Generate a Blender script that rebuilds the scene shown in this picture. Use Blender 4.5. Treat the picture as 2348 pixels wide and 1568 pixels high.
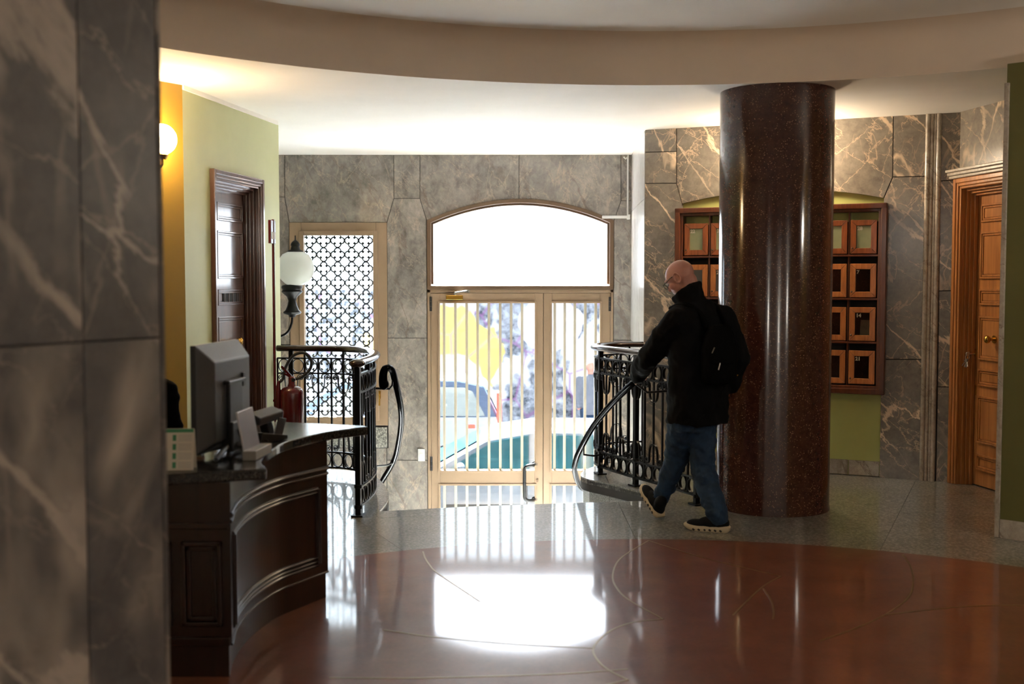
import bpy, bmesh, math, random
from mathutils import Vector, Matrix, Euler
R_ = random.Random(7)
PI = math.pi
for o in list(bpy.data.objects):
    bpy.data.objects.remove(o)
SC = bpy.context.scene
COL = SC.collection

# ------------------------------------------------------------------ camera
cam = bpy.data.cameras.new('camera')
cam.sensor_width = 36.0
cam.lens = 2600 / 2348 * 36.0
cam.dof.use_dof = True
cam.dof.focus_distance = 9.4
cam.dof.aperture_fstop = 2.2
co = bpy.data.objects.new('camera', cam)
COL.objects.link(co)
co.location = (0, 0, 1.58)
co.rotation_euler = (PI / 2 - math.atan(139 / 2600), 0, 0)
SC.camera = co

# ------------------------------------------------------------------ world, lights, exposure
SC.view_settings.view_transform = 'Standard'
SC.view_settings.look = 'None'
SC.view_settings.exposure = 0.0
SC.view_settings.gamma = 1.0
SC.view_settings.use_curve_mapping = False
SC.cycles.use_denoising = True
SC.cycles.max_bounces = 10
SC.cycles.diffuse_bounces = 6
SC.cycles.glossy_bounces = 5
SC.cycles.transparent_max_bounces = 12
SC.cycles.caustics_reflective = True
SC.cycles.caustics_refractive = False
SC.cycles.sample_clamp_indirect = 30.0
SC.cycles.blur_glossy = 0.6

SKY = 10.0
w = bpy.data.worlds.new('world')
SC.world = w
w.use_nodes = True
bg = w.node_tree.nodes['Background']
bg.inputs[0].default_value = (0.90, 0.95, 1.0, 1)
bg.inputs[1].default_value = SKY


def portal(loc, rot, sx, sy):
    l = bpy.data.lights.new('daylight_portal', 'AREA')
    l.shape = 'RECTANGLE'
    l.size, l.size_y = sx, sy
    l.cycles.is_portal = True
    o = bpy.data.objects.new('daylight_portal', l)
    COL.objects.link(o)
    o.location, o.rotation_euler = loc, rot
    return o


portal((0.086, 12.05, 0.50), (-PI / 2, 0, 0), 1.95, 3.9)
portal((-1.80, 12.05, 1.13), (-PI / 2, 0, 0), 1.0, 2.1)


sun = bpy.data.lights.new('sun', 'SUN')
sun.energy, sun.angle, sun.color = 620.0, math.radians(2), (1.0, 0.97, 0.93)
so = bpy.data.objects.new('sun', sun)
COL.objects.link(so)
so.rotation_euler = (math.radians(-31), 0, math.radians(12))

HALL_LAMPS = [((4.35, 4.9, 2.35), 44), ((-2.2, -0.8, 2.35), 52), ((3.6, -0.8, 2.35), 46), ((1.0, -2.7, 2.35), 36)]  # the last three are unseen lamps added as fill light


# ------------------------------------------------------------------ helpers
def C(r, g, b):
    f = lambda v: (v / 255 / 12.92) if v / 255 <= 0.04045 else ((v / 255 + 0.055) / 1.055) ** 2.4
    return (f(r), f(g), f(b), 1)


class NT:
    def __init__(s, name):
        s.m = bpy.data.materials.new(name)
        s.m.use_nodes = True
        s.t = s.m.node_tree
        s.b = s.t.nodes['Principled BSDF']
        s.out = s.t.nodes['Material Output']

    def n(s, typ, **kw):
        nd = s.t.nodes.new(typ)
        for k, v in kw.items():
            if k.startswith('i_'):
                nd.inputs[k[2:].replace('_', ' ')].default_value = v
            else:
                setattr(nd, k, v)
        return nd

    def l(s, a, b):
        s.t.links.new(a, b)

    def coords(s, rnd=True, scale=(1, 1, 1), rot=(0, 0, 0)):
        tc = s.n('ShaderNodeTexCoord')
        mp = s.n('ShaderNodeMapping')
        mp.inputs['Scale'].default_value = scale
        mp.inputs['Rotation'].default_value = rot
        s.l(tc.outputs['Object'], mp.inputs['Vector'])
        if rnd:
            oi = s.n('ShaderNodeObjectInfo')
            mu = s.n('ShaderNodeMath', operation='MULTIPLY')
            mu.inputs[1].default_value = 37.0
            s.l(oi.outputs['Random'], mu.inputs[0])
            s.l(mu.outputs[0], mp.inputs['Location'])
        return mp.outputs['Vector']

    def noise(s, v, scale, detail=6, rough=0.6, dist=0.0):
        nd = s.n('ShaderNodeTexNoise')
        nd.inputs['Scale'].default_value = scale
        nd.inputs['Detail'].default_value = detail
        nd.inputs['Roughness'].default_value = rough
        nd.inputs['Distortion'].default_value = dist
        s.l(v, nd.inputs['Vector'])
        return nd.outputs['Fac']

    def ramp(s, fac, stops):
        r = s.n('ShaderNodeValToRGB')
        e = r.color_ramp.elements
        while len(e) < len(stops):
            e.new(0.5)
        for k, (p, c) in enumerate(stops):
            e[k].position = p
            e[k].color = c
        s.l(fac, r.inputs['Fac'])
        return r.outputs['Color']

    def mix(s, fac, a, b, blend='MIX'):
        m = s.n('ShaderNodeMix', data_type='RGBA', blend_type=blend)
        for sock, v in ((m.inputs[0], fac), (m.inputs[6], a), (m.inputs[7], b)):
            if hasattr(v, 'is_output'):
                s.l(v, sock)
            else:
                sock.default_value = v
        return m.outputs[2]

    def bump(s, h, strength, dist=0.01):
        b = s.n('ShaderNodeBump')
        b.inputs['Strength'].default_value = strength
        b.inputs['Distance'].default_value = dist
        s.l(h, b.inputs['Height'])
        s.l(b.outputs['Normal'], s.b.inputs['Normal'])

    def fin(s, col=None, rough=0.5, metal=0.0, spec=0.5, coat=0.0, coat_rough=0.05):
        if col is not None:
            if hasattr(col, 'is_output'):
                s.l(col, s.b.inputs['Base Color'])
            else:
                s.b.inputs['Base Color'].default_value = col
        if hasattr(rough, 'is_output'):
            s.l(rough, s.b.inputs['Roughness'])
        else:
            s.b.inputs['Roughness'].default_value = rough
        s.b.inputs['Metallic'].default_value = metal
        s.b.inputs['Specular IOR Level'].default_value = spec
        s.b.inputs['Coat Weight'].default_value = coat
        s.b.inputs['Coat Roughness'].default_value = coat_rough
        return s.m


def plain(name, col, rough=0.5, metal=0.0, spec=0.5, var=0.12, sc=9.0, bump=0.0, bsc=60.0, coat=0.0):
    t = NT(name)
    v = t.coords()
    f = t.noise(v, sc, 4)
    k = tuple(c * (1 - var) for c in col[:3]) + (1,)
    k2 = tuple(min(1, c * (1 + var)) for c in col[:3]) + (1,)
    c_ = t.ramp(f, [(0.3, k), (0.7, k2)])
    if bump:
        t.bump(t.noise(v, bsc, 3), bump, 0.004)
    return t.fin(c_, rough, metal, spec, coat)


def marble(name, dark, light, vein, sc=2.0, vsc=1.3, vw=0.03, rough=0.22, vein2=None, stretch=(1, 1, 1), vamt=0.85, rnd=True, crk=0.0):
    t = NT(name)
    v = t.coords(rnd=rnd, scale=stretch)
    base = t.noise(v, sc * 1.6, 10, 0.68, 0.6)
    c_ = t.ramp(base, [(0.32, dark), (0.66, light)])
    fine = t.noise(v, sc * 9, 8, 0.7, 0.3)
    c_ = t.mix(0.45, c_, t.ramp(fine, [(0.35, dark), (0.7, light)]))

    def veins(scale, width, seed, lo=0.46):
        mp = t.n('ShaderNodeMapping')
        mp.inputs['Location'].default_value = (seed, seed * 2, seed * 3)
        mp.inputs['Rotation'].default_value = (0.4 + seed, 0.75, 0.5)
        mp.inputs['Scale'].default_value = (1, 1, 0.45)
        t.l(v, mp.inputs['Vector'])
        nz = t.noise(mp.outputs[0], scale * 0.8, 5, 0.5, 0.5)
        sb = t.n('ShaderNodeMath', operation='SUBTRACT')
        sb.inputs[1].default_value = 0.5
        t.l(nz, sb.inputs[0])
        ab = t.n('ShaderNodeMath', operation='ABSOLUTE')
        t.l(sb.outputs[0], ab.inputs[0])
        msk = t.noise(mp.outputs[0], scale * 1.1, 4)
        r1 = t.ramp(ab.outputs[0], [(0.0, (1, 1, 1, 1)), (width * 0.35, (0.7, 0.7, 0.7, 1)), (width, (0, 0, 0, 1))])
        r2 = t.ramp(msk, [(lo, (0, 0, 0, 1)), (lo + 0.16, (1, 1, 1, 1))])
        return t.mix(1.0, r1, r2, 'MULTIPLY')
    vm = veins(vsc, vw, 1.3)
    sm = t.n('ShaderNodeMath', operation='MULTIPLY')
    sm.inputs[1].default_value = vamt
    t.l(vm, sm.inputs[0])
    c_ = t.mix(sm.outputs[0], c_, vein)
    vm2 = veins(vsc * 2.7, vw * 0.9, 5.1, 0.42)
    sm2 = t.n('ShaderNodeMath', operation='MULTIPLY')
    sm2.inputs[1].default_value = vamt * 0.6
    t.l(vm2, sm2.inputs[0])
    c_ = t.mix(sm2.outputs[0], c_, vein2 or vein)

    def cracks(angle, scale, width, amt, seed, col, lo):
        mp = t.n('ShaderNodeMapping')
        mp.inputs['Location'].default_value = (seed, seed * 0.7, seed * 1.9)
        mp.inputs['Scale'].default_value = (0.42, 0.8, 1.25)
        m0 = t.n('ShaderNodeMapping')
        m0.inputs['Rotation'].default_value = (0.1, angle, 0.1)
        t.l(v, m0.inputs['Vector'])
        t.l(m0.outputs[0], mp.inputs['Vector'])
        nz = t.n('ShaderNodeTexNoise')
        nz.inputs['Scale'].default_value = scale * 1.5
        nz.inputs['Detail'].default_value = 7
        nz.inputs['Roughness'].default_value = 0.62
        t.l(mp.outputs[0], nz.inputs['Vector'])
        mx = t.n('ShaderNodeVectorMath', operation='MULTIPLY_ADD')
        mx.inputs[1].default_value = (0.42, 0.42, 0.42)
        t.l(nz.outputs['Color'], mx.inputs[0])
        t.l(mp.outputs[0], mx.inputs[2])
        vo = t.n('ShaderNodeTexVoronoi', feature='DISTANCE_TO_EDGE')
        vo.inputs['Scale'].default_value = scale
        t.l(mx.outputs[0], vo.inputs['Vector'])
        msk = t.noise(mp.outputs[0], scale * 0.8, 3)
        wmod = t.noise(mp.outputs[0], scale * 1.3, 4)
        dv = t.n('ShaderNodeMath', operation='DIVIDE')
        t.l(vo.outputs['Distance'], dv.inputs[0])
        wr = t.ramp(wmod, [(0.35, (0.25, 0.25, 0.25, 1)), (0.68, (1, 1, 1, 1))])
        t.l(wr, dv.inputs[1])
        r1 = t.ramp(dv.outputs[0], [(0.0, (1, 1, 1, 1)), (width * 0.5, (0.75, 0.75, 0.75, 1)), (width, (0, 0, 0, 1))])
        r2 = t.ramp(msk, [(lo, (0, 0, 0, 1)), (lo + 0.12, (1, 1, 1, 1))])
        m = t.mix(1.0, r1, r2, 'MULTIPLY')
        k = t.n('ShaderNodeMath', operation='MULTIPLY')
        k.inputs[1].default_value = amt
        t.l(m, k.inputs[0])
        return t.mix(k.outputs[0], c_, col)
    if crk:
        c_ = cracks(-0.6, crk * 2.2, 0.022, vamt * 0.75, 3.3, vein2 or vein, 0.36)
        c_ = cracks(0.9, crk * 1.6, 0.022, vamt * 0.6, 8.1, vein2 or vein, 0.42)
        c_ = cracks(-0.85, crk, 0.032, vamt, 1.7, vein, 0.40)
    return t.fin(c_, rough, spec=0.5)


def granite(name, a, b, c, sc=90.0, rough=0.16, coat=0.0):
    t = NT(name)
    v = t.coords()
    f = t.noise(v, sc, 3, 0.75)
    c_ = t.ramp(f, [(0.36, a), (0.5, b), (0.66, c)])
    big = t.noise(v, 2.2, 4)
    c_ = t.mix(0.3, c_, t.ramp(big, [(0.3, a), (0.7, b)]))
    rr = t.noise(v, 5.0, 5)
    rg = t.n('ShaderNodeMapRange')
    rg.inputs['To Min'].default_value = rough * 0.8
    rg.inputs['To Max'].default_value = rough * 1.3
    t.l(rr, rg.inputs['Value'])
    return t.fin(c_, rg.outputs[0], coat=coat, coat_rough=0.06)


def wood(name, dark, light, sc=(30, 30, 2.5), rough=0.28, coat=0.3):
    t = NT(name)
    v = t.coords(scale=sc)
    f = t.noise(v, 1.0, 6, 0.6, 0.8)
    c_ = t.ramp(f, [(0.3, dark), (0.7, light)])
    return t.fin(c_, rough, coat=coat, coat_rough=0.12)


def glass(name, tint=(0.96, 0.98, 1, 1), refl=0.06, haze=0.0):
    t = NT(name)
    tr = t.n('ShaderNodeBsdfTransparent')
    tr.inputs[0].default_value = tint
    gl = t.n('ShaderNodeBsdfGlossy')
    gl.inputs['Roughness'].default_value = 0.02
    mx = t.n('ShaderNodeMixShader')
    lw = t.n('ShaderNodeLayerWeight')
    lw.inputs['Blend'].default_value = 0.5
    pw = t.n('ShaderNodeMath', operation='POWER')
    pw.inputs[1].default_value = 5.0
    t.l(lw.outputs['Facing'], pw.inputs[0])
    ma = t.n('ShaderNodeMath', operation='MULTIPLY_ADD')
    ma.inputs[1].default_value = 0.9
    ma.inputs[2].default_value = 0.04
    t.l(pw.outputs[0], ma.inputs[0])
    t.l(ma.outputs[0], mx.inputs[0])
    t.l(tr.outputs[0], mx.inputs[1])
    t.l(gl.outputs[0], mx.inputs[2])
    o = mx.outputs[0]
    if haze:
        tl = t.n('ShaderNodeBsdfTranslucent')
        tl.inputs[0].default_value = (1, 1, 1, 1)
        m2 = t.n('ShaderNodeMixShader')
        m2.inputs[0].default_value = haze
        t.l(o, m2.inputs[1])
        t.l(tl.outputs[0], m2.inputs[2])
        o = m2.outputs[0]
    t.l(o, t.out.inputs['Surface'])
    return t.m


def emis(name, col, st):
    t = NT(name)
    t.b.inputs['Base Color'].default_value = (0.9, 0.88, 0.8, 1)
    t.b.inputs['Emission Color'].default_value = col
    t.b.inputs['Emission Strength'].default_value = st
    t.b.inputs['Roughness'].default_value = 0.25
    return t.m


M = {}
M['plaster'] = plain('white_plaster', C(234, 231, 225), 0.75, var=0.03, sc=2, bump=0.05, bsc=40)
M['recess'] = plain('warm_shaded_plaster', C(214, 198, 180), 0.75, var=0.03, sc=2, bump=0.05, bsc=40)  # white plaster with shade and warm floor bounce put into its colour
M['green'] = plain('olive_green_paint', C(176, 179, 136), 0.5, var=0.05, sc=2.5, bump=0.05, bsc=35)
M['olive'] = plain('deep_olive_paint', C(98, 95, 46), 0.5, var=0.05, sc=2.5, bump=0.05, bsc=35)
M['niche'] = plain('niche_green_paint', C(176, 178, 104), 0.5, var=0.05, sc=2.5, bump=0.05, bsc=35)
M['ochre'] = plain('ochre_paint', C(134, 106, 30), 0.5, var=0.05, sc=2.5, bump=0.05, bsc=35)
M['marble_door'] = marble('grey_green_marble', C(72, 70, 65), C(150, 141, 131), C(84, 70, 58), sc=1.7, vsc=1.9, vw=0.016, rough=0.2, vein2=C(186, 164, 142), stretch=(1, 1, 0.75), vamt=0.5, crk=1.9)
M['marble_hall'] = marble('taupe_marble', C(100, 93, 85), C(144, 135, 123), C(226, 200, 170), sc=2.4, vsc=1.5, vw=0.012, rough=0.2, vein2=C(206, 178, 150), vamt=1.0, crk=1.5)
M['marble_pillar'] = marble('grey_marble', C(74, 73, 74), C(116, 113, 112), C(184, 173, 162), sc=1.6, vsc=1.2, vw=0.034, rough=0.35, vein2=C(152, 142, 134), vamt=0.95, crk=1.1)
M['marble_white'] = marble('pale_marble', C(190, 188, 184), C(222, 221, 218), C(160, 158, 156), sc=2, vsc=1.8, vw=0.03, rough=0.2, vamt=0.5)
M['marble_trim'] = marble('veined_trim_marble', C(150, 140, 128), C(196, 186, 172), C(112, 98, 86), sc=3, vsc=4, vw=0.03, rough=0.22, vamt=0.7, crk=4.0)
M['joint'] = plain('dark_joint', C(52, 48, 44), 0.9, var=0.1)
M['granite'] = granite('grey_granite', C(52, 51, 46), C(112, 109, 100), C(182, 177, 164), 56, 0.34, 0.8)
M['granite_top'] = granite('dark_granite', C(14, 13, 12), C(34, 32, 30), C(78, 74, 68), 110, 0.12)
M['granite_face'] = granite('mid_granite', C(110, 112, 110), C(150, 152, 150), C(196, 198, 194), 110, 0.15)
M['bronze'] = plain('bronze_anodised', C(134, 112, 88), 0.42, 0.2, var=0.04)
M['bronze_dark'] = plain('dark_bronze', C(92, 72, 52), 0.4, 0.3, var=0.06)
M['cream_bar'] = plain('cream_bar_paint', C(160, 152, 134), 0.45, var=0.03)
M['iron'] = plain('black_wrought_iron', C(9, 9, 10), 0.36, 0.0, spec=0.2, var=0.2, bump=0.1, bsc=120)
M['black_plastic'] = plain('black_plastic', C(16, 16, 17), 0.35, var=0.1)
M['grey_plastic'] = plain('grey_plastic', C(70, 70, 72), 0.38, var=0.05)
M['rail_wood'] = wood('varnished_rail_wood', C(26, 12, 7), C(50, 26, 15), (14, 14, 14), 0.14, 0.25)
M['wood_dark'] = wood('dark_walnut', C(22, 9, 5), C(42, 18, 10), (26, 26, 2.0), 0.3, 0.15)
M['wood_door'] = wood('red_brown_door_wood', C(54, 28, 17), C(84, 47, 30), (24, 24, 1.6), 0.4, 1.0)
M['wood_oak'] = wood('honey_door_wood', C(142, 86, 42), C(188, 126, 70), (24, 24, 1.6), 0.3, 0.3)
M['wood_box'] = wood('mailbox_wood', C(146, 84, 40), C(192, 122, 66), (40, 40, 4), 0.32, 0.25)
M['wood_casing'] = wood('cabinet_wood', C(72, 33, 16), C(106, 55, 27), (30, 30, 3), 0.3, 0.3)
M['brass'] = plain('brass', C(200, 156, 72), 0.25, 1.0, var=0.08)
M['steel'] = plain('brushed_steel', C(170, 168, 164), 0.3, 1.0, var=0.06)
M['red'] = plain('red_enamel', C(76, 6, 11), 0.25, var=0.05, coat=0.4)
M['rubber'] = plain('black_rubber', C(18, 18, 18), 0.6, var=0.1)
M['white_card'] = plain('white_card', C(196, 186, 168), 0.6, var=0.03)
M['white_plastic'] = plain('white_plastic', C(196, 194, 188), 0.4, var=0.03)
M['green_card'] = plain('green_print', C(56, 124, 84), 0.6, var=0.03)
M['grey_print'] = plain('grey_print', C(150, 146, 140), 0.6, var=0.03)
M['orange_paper'] = plain('orange_paper', C(186, 104, 66), 0.6, var=0.05)
M['block_grey'] = plain('pale_grey_block', C(132, 126, 118), 0.5, var=0.04)
M['silver_sheet'] = plain('silver_sheet', C(178, 176, 180), 0.28, 0.85, var=0.06)
M['glass'] = glass('clear_glass')
M['glass_window'] = glass('window_glass', (0.85, 0.9, 0.92, 1))
M['glass_door'] = glass('dimming_door_glass', (0.56, 0.59, 0.605, 1))  # tint added to dim the bright street behind the leaves
M['mail_pale'] = plain('painted_reflection_pane', C(140, 144, 112), 0.12, var=0.1, sc=6)  # reflection of the green wall painted into the top-row panes
M['wood_box_red'] = wood('red_mailbox_wood', C(112, 58, 28), C(152, 84, 44), (40, 40, 4), 0.32, 0.25)
M['mail_glass'] = None
M['dark'] = plain('dark_cavity', C(14, 10, 8), 0.8, var=0.1)
M['black_gloss'] = plain('black_gloss_tube', C(6, 6, 7), 0.12, spec=0.012, var=0.05)
M['inlay'] = plain('worn_brass_inlay', C(128, 100, 62), 0.35, 0.6, var=0.1)
M['grey_wool'] = plain('grey_wool', C(92, 94, 102), 0.9, var=0.1)
M['denim'] = plain('blue_denim', C(20, 46, 72), 0.85, var=0.3, sc=14, bump=0.5, bsc=24)
M['coat'] = plain('black_wool', C(8, 8, 9), 0.9, spec=0.15, var=0.3, sc=8, bump=0.5, bsc=16)
M['pack'] = plain('black_nylon', C(5, 5, 5), 0.85, spec=0.08, var=0.2, bump=0.3, bsc=25)
M['skin'] = plain('skin', C(172, 118, 101), 0.45, var=0.08, sc=14)
M['sole'] = plain('cream_rubber_sole', C(190, 172, 142), 0.7, var=0.08)
M['shoe'] = plain('black_shoe_mesh', C(13, 13, 15), 0.8, spec=0.2, var=0.15, bump=0.3, bsc=90)
M['lens'] = glass('lens_glass')


def column_mat():
    t = NT('porphyry')
    v = t.coords(rnd=False)
    f = t.noise(v, 26, 6, 0.7)
    c_ = t.ramp(f, [(0.3, C(46, 25, 20)), (0.7, C(76, 43, 35))])
    vo = t.n('ShaderNodeTexVoronoi')
    vo.inputs['Scale'].default_value = 70
    t.l(v, vo.inputs['Vector'])
    r = t.ramp(vo.outputs['Distance'], [(0.16, (1, 1, 1, 1)), (0.30, (0, 0, 0, 1))])
    sp = t.ramp(t.noise(v, 17, 4, 0.7), [(0.42, (0, 0, 0, 1)), (0.56, (0.9, 0.9, 0.9, 1))])
    m = t.mix(1.0, r, sp, 'MULTIPLY')
    c_ = t.mix(m, c_, C(152, 108, 86))
    return t.fin(c_, 0.11)


M['porphyry'] = column_mat()


def disc_mat():
    t = NT('red_marble_floor')
    v = t.coords(rnd=False)
    f = t.noise(v, 3.5, 8, 0.65, 0.4)
    c_ = t.ramp(f, [(0.3, C(106, 58, 40)), (0.7, C(136, 79, 55))])
    g = t.noise(v, 46, 4, 0.7)
    c_ = t.mix(0.25, c_, t.ramp(g, [(0.35, C(76, 42, 32)), (0.7, C(130, 80, 58))]))
    rr = t.noise(v, 4.0, 6)
    rg = t.n('ShaderNodeMapRange')
    rg.inputs['To Min'].default_value = 0.30
    rg.inputs['To Max'].default_value = 0.46
    t.l(rr, rg.inputs['Value'])
    return t.fin(c_, rg.outputs[0], coat=1.0, coat_rough=0.07, spec=0.18)


M['disc'] = disc_mat()


def opal_mat():
    t = NT('opal_glass')
    t.b.inputs['Base Color'].default_value = C(226, 228, 222)
    t.b.inputs['Roughness'].default_value = 0.18
    tl = t.n('ShaderNodeBsdfTranslucent')
    tl.inputs[0].default_value = (0.85, 0.87, 0.84, 1)
    mx = t.n('ShaderNodeMixShader')
    mx.inputs[0].default_value = 0.55
    t.l(t.b.outputs[0], mx.inputs[1])
    t.l(tl.outputs[0], mx.inputs[2])
    t.l(mx.outputs[0], t.out.inputs['Surface'])
    return t.m


M['opal'] = opal_mat()


def mirror_glass():
    t = NT('mailbox_glass')
    tr = t.n('ShaderNodeBsdfTransparent')
    tr.inputs[0].default_value = (0.75, 0.74, 0.7, 1)
    gl = t.n('ShaderNodeBsdfGlossy')
    gl.inputs['Roughness'].default_value = 0.03
    mx = t.n('ShaderNodeMixShader')
    mx.inputs[0].default_value = 0.16
    t.l(tr.outputs[0], mx.inputs[1])
    t.l(gl.outputs[0], mx.inputs[2])
    t.l(mx.outputs[0], t.out.inputs['Surface'])
    return t.m


M['mail_glass'] = mirror_glass()


# ------------------------------------------------------------------ mesh builder
class MB:
    def __init__(s):
        s.v, s.f = [], []

    def add(s, vs, fs):
        k = len(s.v)
        s.v += [tuple(p) for p in vs]
        s.f += [tuple(i + k for i in f) for f in fs]
        return s

    def box(s, c, d, rz=0.0, rot=None):
        x, y, z = d[0] / 2, d[1] / 2, d[2] / 2
        m = rot if rot is not None else Matrix.Rotation(rz, 3, 'Z')
        vs = [Vector(c) + m @ Vector(p) for p in ((-x, -y, -z), (x, -y, -z), (x, y, -z), (-x, y, -z), (-x, -y, z), (x, -y, z), (x, y, z), (-x, y, z))]
        return s.add(vs, [(0, 3, 2, 1), (4, 5, 6, 7), (0, 1, 5, 4), (1, 2, 6, 5), (2, 3, 7, 6), (3, 0, 4, 7)])

    def bb(s, x0, x1, y0, y1, z0, z1):
        return s.box(((x0 + x1) / 2, (y0 + y1) / 2, (z0 + z1) / 2), (x1 - x0, y1 - y0, z1 - z0))

    def prism(s, poly, z0, z1):
        n = len(poly)
        vs = [(x, y, z0) for x, y in poly] + [(x, y, z1) for x, y in poly]
        fs = [tuple(range(n - 1, -1, -1)), tuple(range(n, 2 * n))]
        fs += [(i, (i + 1) % n, n + (i + 1) % n, n + i) for i in range(n)]
        return s.add(vs, fs)

    def wprism(s, poly, y0, y1):  # polygon in (s, z) extruded along y
        n = len(poly)
        vs = [(x, y0, z) for x, z in poly] + [(x, y1, z) for x, z in poly]
        fs = [tuple(range(n)), tuple(range(2 * n - 1, n - 1, -1))]
        fs += [((i + 1) % n, i, n + i, n + (i + 1) % n) for i in range(n)]
        return s.add(vs, fs)

    def lathe(s, prof, c=(0, 0, 0), seg=24, axis='Z', rot=None):
        vs, fs = [], []
        m = len(prof)
        for i in range(seg):
            a = 2 * PI * i / seg
            for r, z in prof:
                p = Vector((r * math.cos(a), r * math.sin(a), z))
                if rot is not None:
                    p = rot @ p
                vs.append(Vector(c) + p)
        for i in range(seg):
            j = (i + 1) % seg
            for k in range(m - 1):
                fs.append((i * m + k, j * m + k, j * m + k + 1, i * m + k + 1))
        s.add(vs, fs)
        return s

    def ell(s, c, r, rot=None, seg=20, rings=12):
        prof = [(math.sin(PI * k / rings), -math.cos(PI * k / rings)) for k in range(rings + 1)]
        vs, fs = [], []
        m = len(prof)
        mm = rot if rot is not None else Matrix.Identity(3)
        for i in range(seg):
            a = 2 * PI * i / seg
            for q, z in prof:
                vs.append(Vector(c) + mm @ Vector((r[0] * q * math.cos(a), r[1] * q * math.sin(a), r[2] * z)))
        for i in range(seg):
            j = (i + 1) % seg
            for k in range(m - 1):
                fs.append((i * m + k, j * m + k, j * m + k + 1, i * m + k + 1))
        return s.add(vs, fs)

    def tube(s, path, r, seg=8, closed=False, cap=True):
        P = [Vector(p) for p in path]
        n = len(P)
        rad = r if isinstance(r, (list, tuple)) else [r] * n
        T = []
        for i in range(n):
            a = P[(i - 1) % n] if (closed or i > 0) else P[i]
            b = P[(i + 1) % n] if (closed or i < n - 1) else P[i]
            t = (b - a)
            T.append(t.normalized() if t.length > 1e-9 else Vector((0, 0, 1)))
        up = Vector((0, 0, 1)) if abs(T[0].z) < 0.9 else Vector((1, 0, 0))
        N = (up - T[0] * up.dot(T[0])).normalized()
        vs = []
        for i in range(n):
            if i:
                N = (N - T[i] * N.dot(T[i]))
                N = N.normalized() if N.length > 1e-6 else T[i].orthogonal().normalized()
            B = T[i].cross(N)
            for k in range(seg):
                a = 2 * PI * k / seg
                vs.append(P[i] + (N * math.cos(a) + B * math.sin(a)) * rad[i])
        fs = []
        for i in range(n if closed else n - 1):
            j = (i + 1) % n
            for k in range(seg):
                l = (k + 1) % seg
                fs.append((i * seg + k, i * seg + l, j * seg + l, j * seg + k))
        if cap and not closed:
            fs.append(tuple(range(seg - 1, -1, -1)))
            fs.append(tuple((n - 1) * seg + k for k in range(seg)))
        return s.add(vs, fs)

    def limb(s, joints, seg=14, sub=3):
        """tapered limb with round ends: joints = [(point, radius), ...]"""
        pts, rad = [], []
        J = [(Vector(p), r) for p, r in joints]
        for i in range(len(J) - 1):
            for k in range(sub):
                t = k / sub
                pts.append(J[i][0].lerp(J[i + 1][0], t))
                rad.append(J[i][1] * (1 - t) + J[i + 1][1] * t)
        pts.append(J[-1][0])
        rad.append(J[-1][1])
        s.tube(pts, rad, seg)
        s.ell(J[0][0], (J[0][1],) * 3, None, 12, 8)
        s.ell(J[-1][0], (J[-1][1],) * 3, None, 12, 8)
        for p, r in J[1:-1]:
            s.ell(p, (r,) * 3, None, 12, 8)
        return s

    def sweep(s, path, prof, closed=False, cap=True):
        """profile (n, z) swept along a plan path [(x, y, z)]; n is to the right of travel"""
        P = [Vector(p) for p in path]
        n, m = len(P), len(prof)
        vs = []
        for i in range(n):
            a = P[(i - 1) % n] if (closed or i > 0) else P[i]
            b = P[(i + 1) % n] if (closed or i < n - 1) else P[i]
            t = Vector((b.x - a.x, b.y - a.y, 0)).normalized()
            r = Vector((t.y, -t.x, 0))
            sc = 1.0
            if 0 < i < n - 1 or closed:
                t0 = (P[i] - P[(i - 1) % n]); t0.z = 0
                if t0.length > 1e-9:
                    c = max(0.5, t0.normalized().dot(t))
                    sc = 1 / c
            for q, z in prof:
                vs.append(P[i] + r * q * sc + Vector((0, 0, z)))
        fs = []
        for i in range(n if closed else n - 1):
            j = (i + 1) % n
            for k in range(m):
                l = (k + 1) % m
                fs.append((i * m + k, j * m + k, j * m + l, i * m + l))
        if cap and not closed:
            fs.append(tuple(range(m)))
            fs.append(tuple((n - 1) * m + k for k in range(m - 1, -1, -1)))
        return s.add(vs, fs)

    def mesh(s, name):
        me = bpy.data.meshes.new(name)
        me.from_pydata(s.v, [], s.f)
        bm = bmesh.new()
        bm.from_mesh(me)
        bmesh.ops.recalc_face_normals(bm, faces=bm.faces)
        bm.to_mesh(me)
        bm.free()
        return me


def smooth(me, ang=40):
    for p in me.polygons:
        p.use_smooth = True
    try:
        me.set_sharp_from_angle(angle=math.radians(ang))
    except Exception:
        pass


def wm(o):
    m = o.matrix_basis.copy()
    if o.parent:
        m = wm(o.parent) @ o.matrix_parent_inverse @ m
    return m


def ob(name, mb, mat, parent=None, world=False, sm=None, bev=0.0, label=None, kind=None):
    me = mb if isinstance(mb, bpy.types.Mesh) else mb.mesh(name)
    if mat is not None and not me.materials:
        me.materials.append(M[mat] if isinstance(mat, str) else mat)
    if sm:
        smooth(me, sm)
    o = bpy.data.objects.new(name, me)
    COL.objects.link(o)
    if parent is not None:
        o.parent = parent
        if world:
            o.matrix_parent_inverse = wm(parent).inverted()
    if bev:
        b = o.modifiers.new('bevel', 'BEVEL')
        b.width, b.segments, b.limit_method = bev, 2, 'ANGLE'
    if label:
        o['label'] = label
    if kind:
        o['kind'] = kind
    return o


def thing(name, label, cat, loc=(0, 0, 0), rz=0.0, group=None):
    o = bpy.data.objects.new(name, None)
    o.empty_display_size = 0.1
    COL.objects.link(o)
    o.location, o.rotation_euler = loc, (0, 0, rz)
    tag(o, label, cat, group)
    return o


def tag(o, label, cat, group=None):
    o['label'], o['category'] = label, cat
    if group:
        o['group'] = group
    return o


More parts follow.
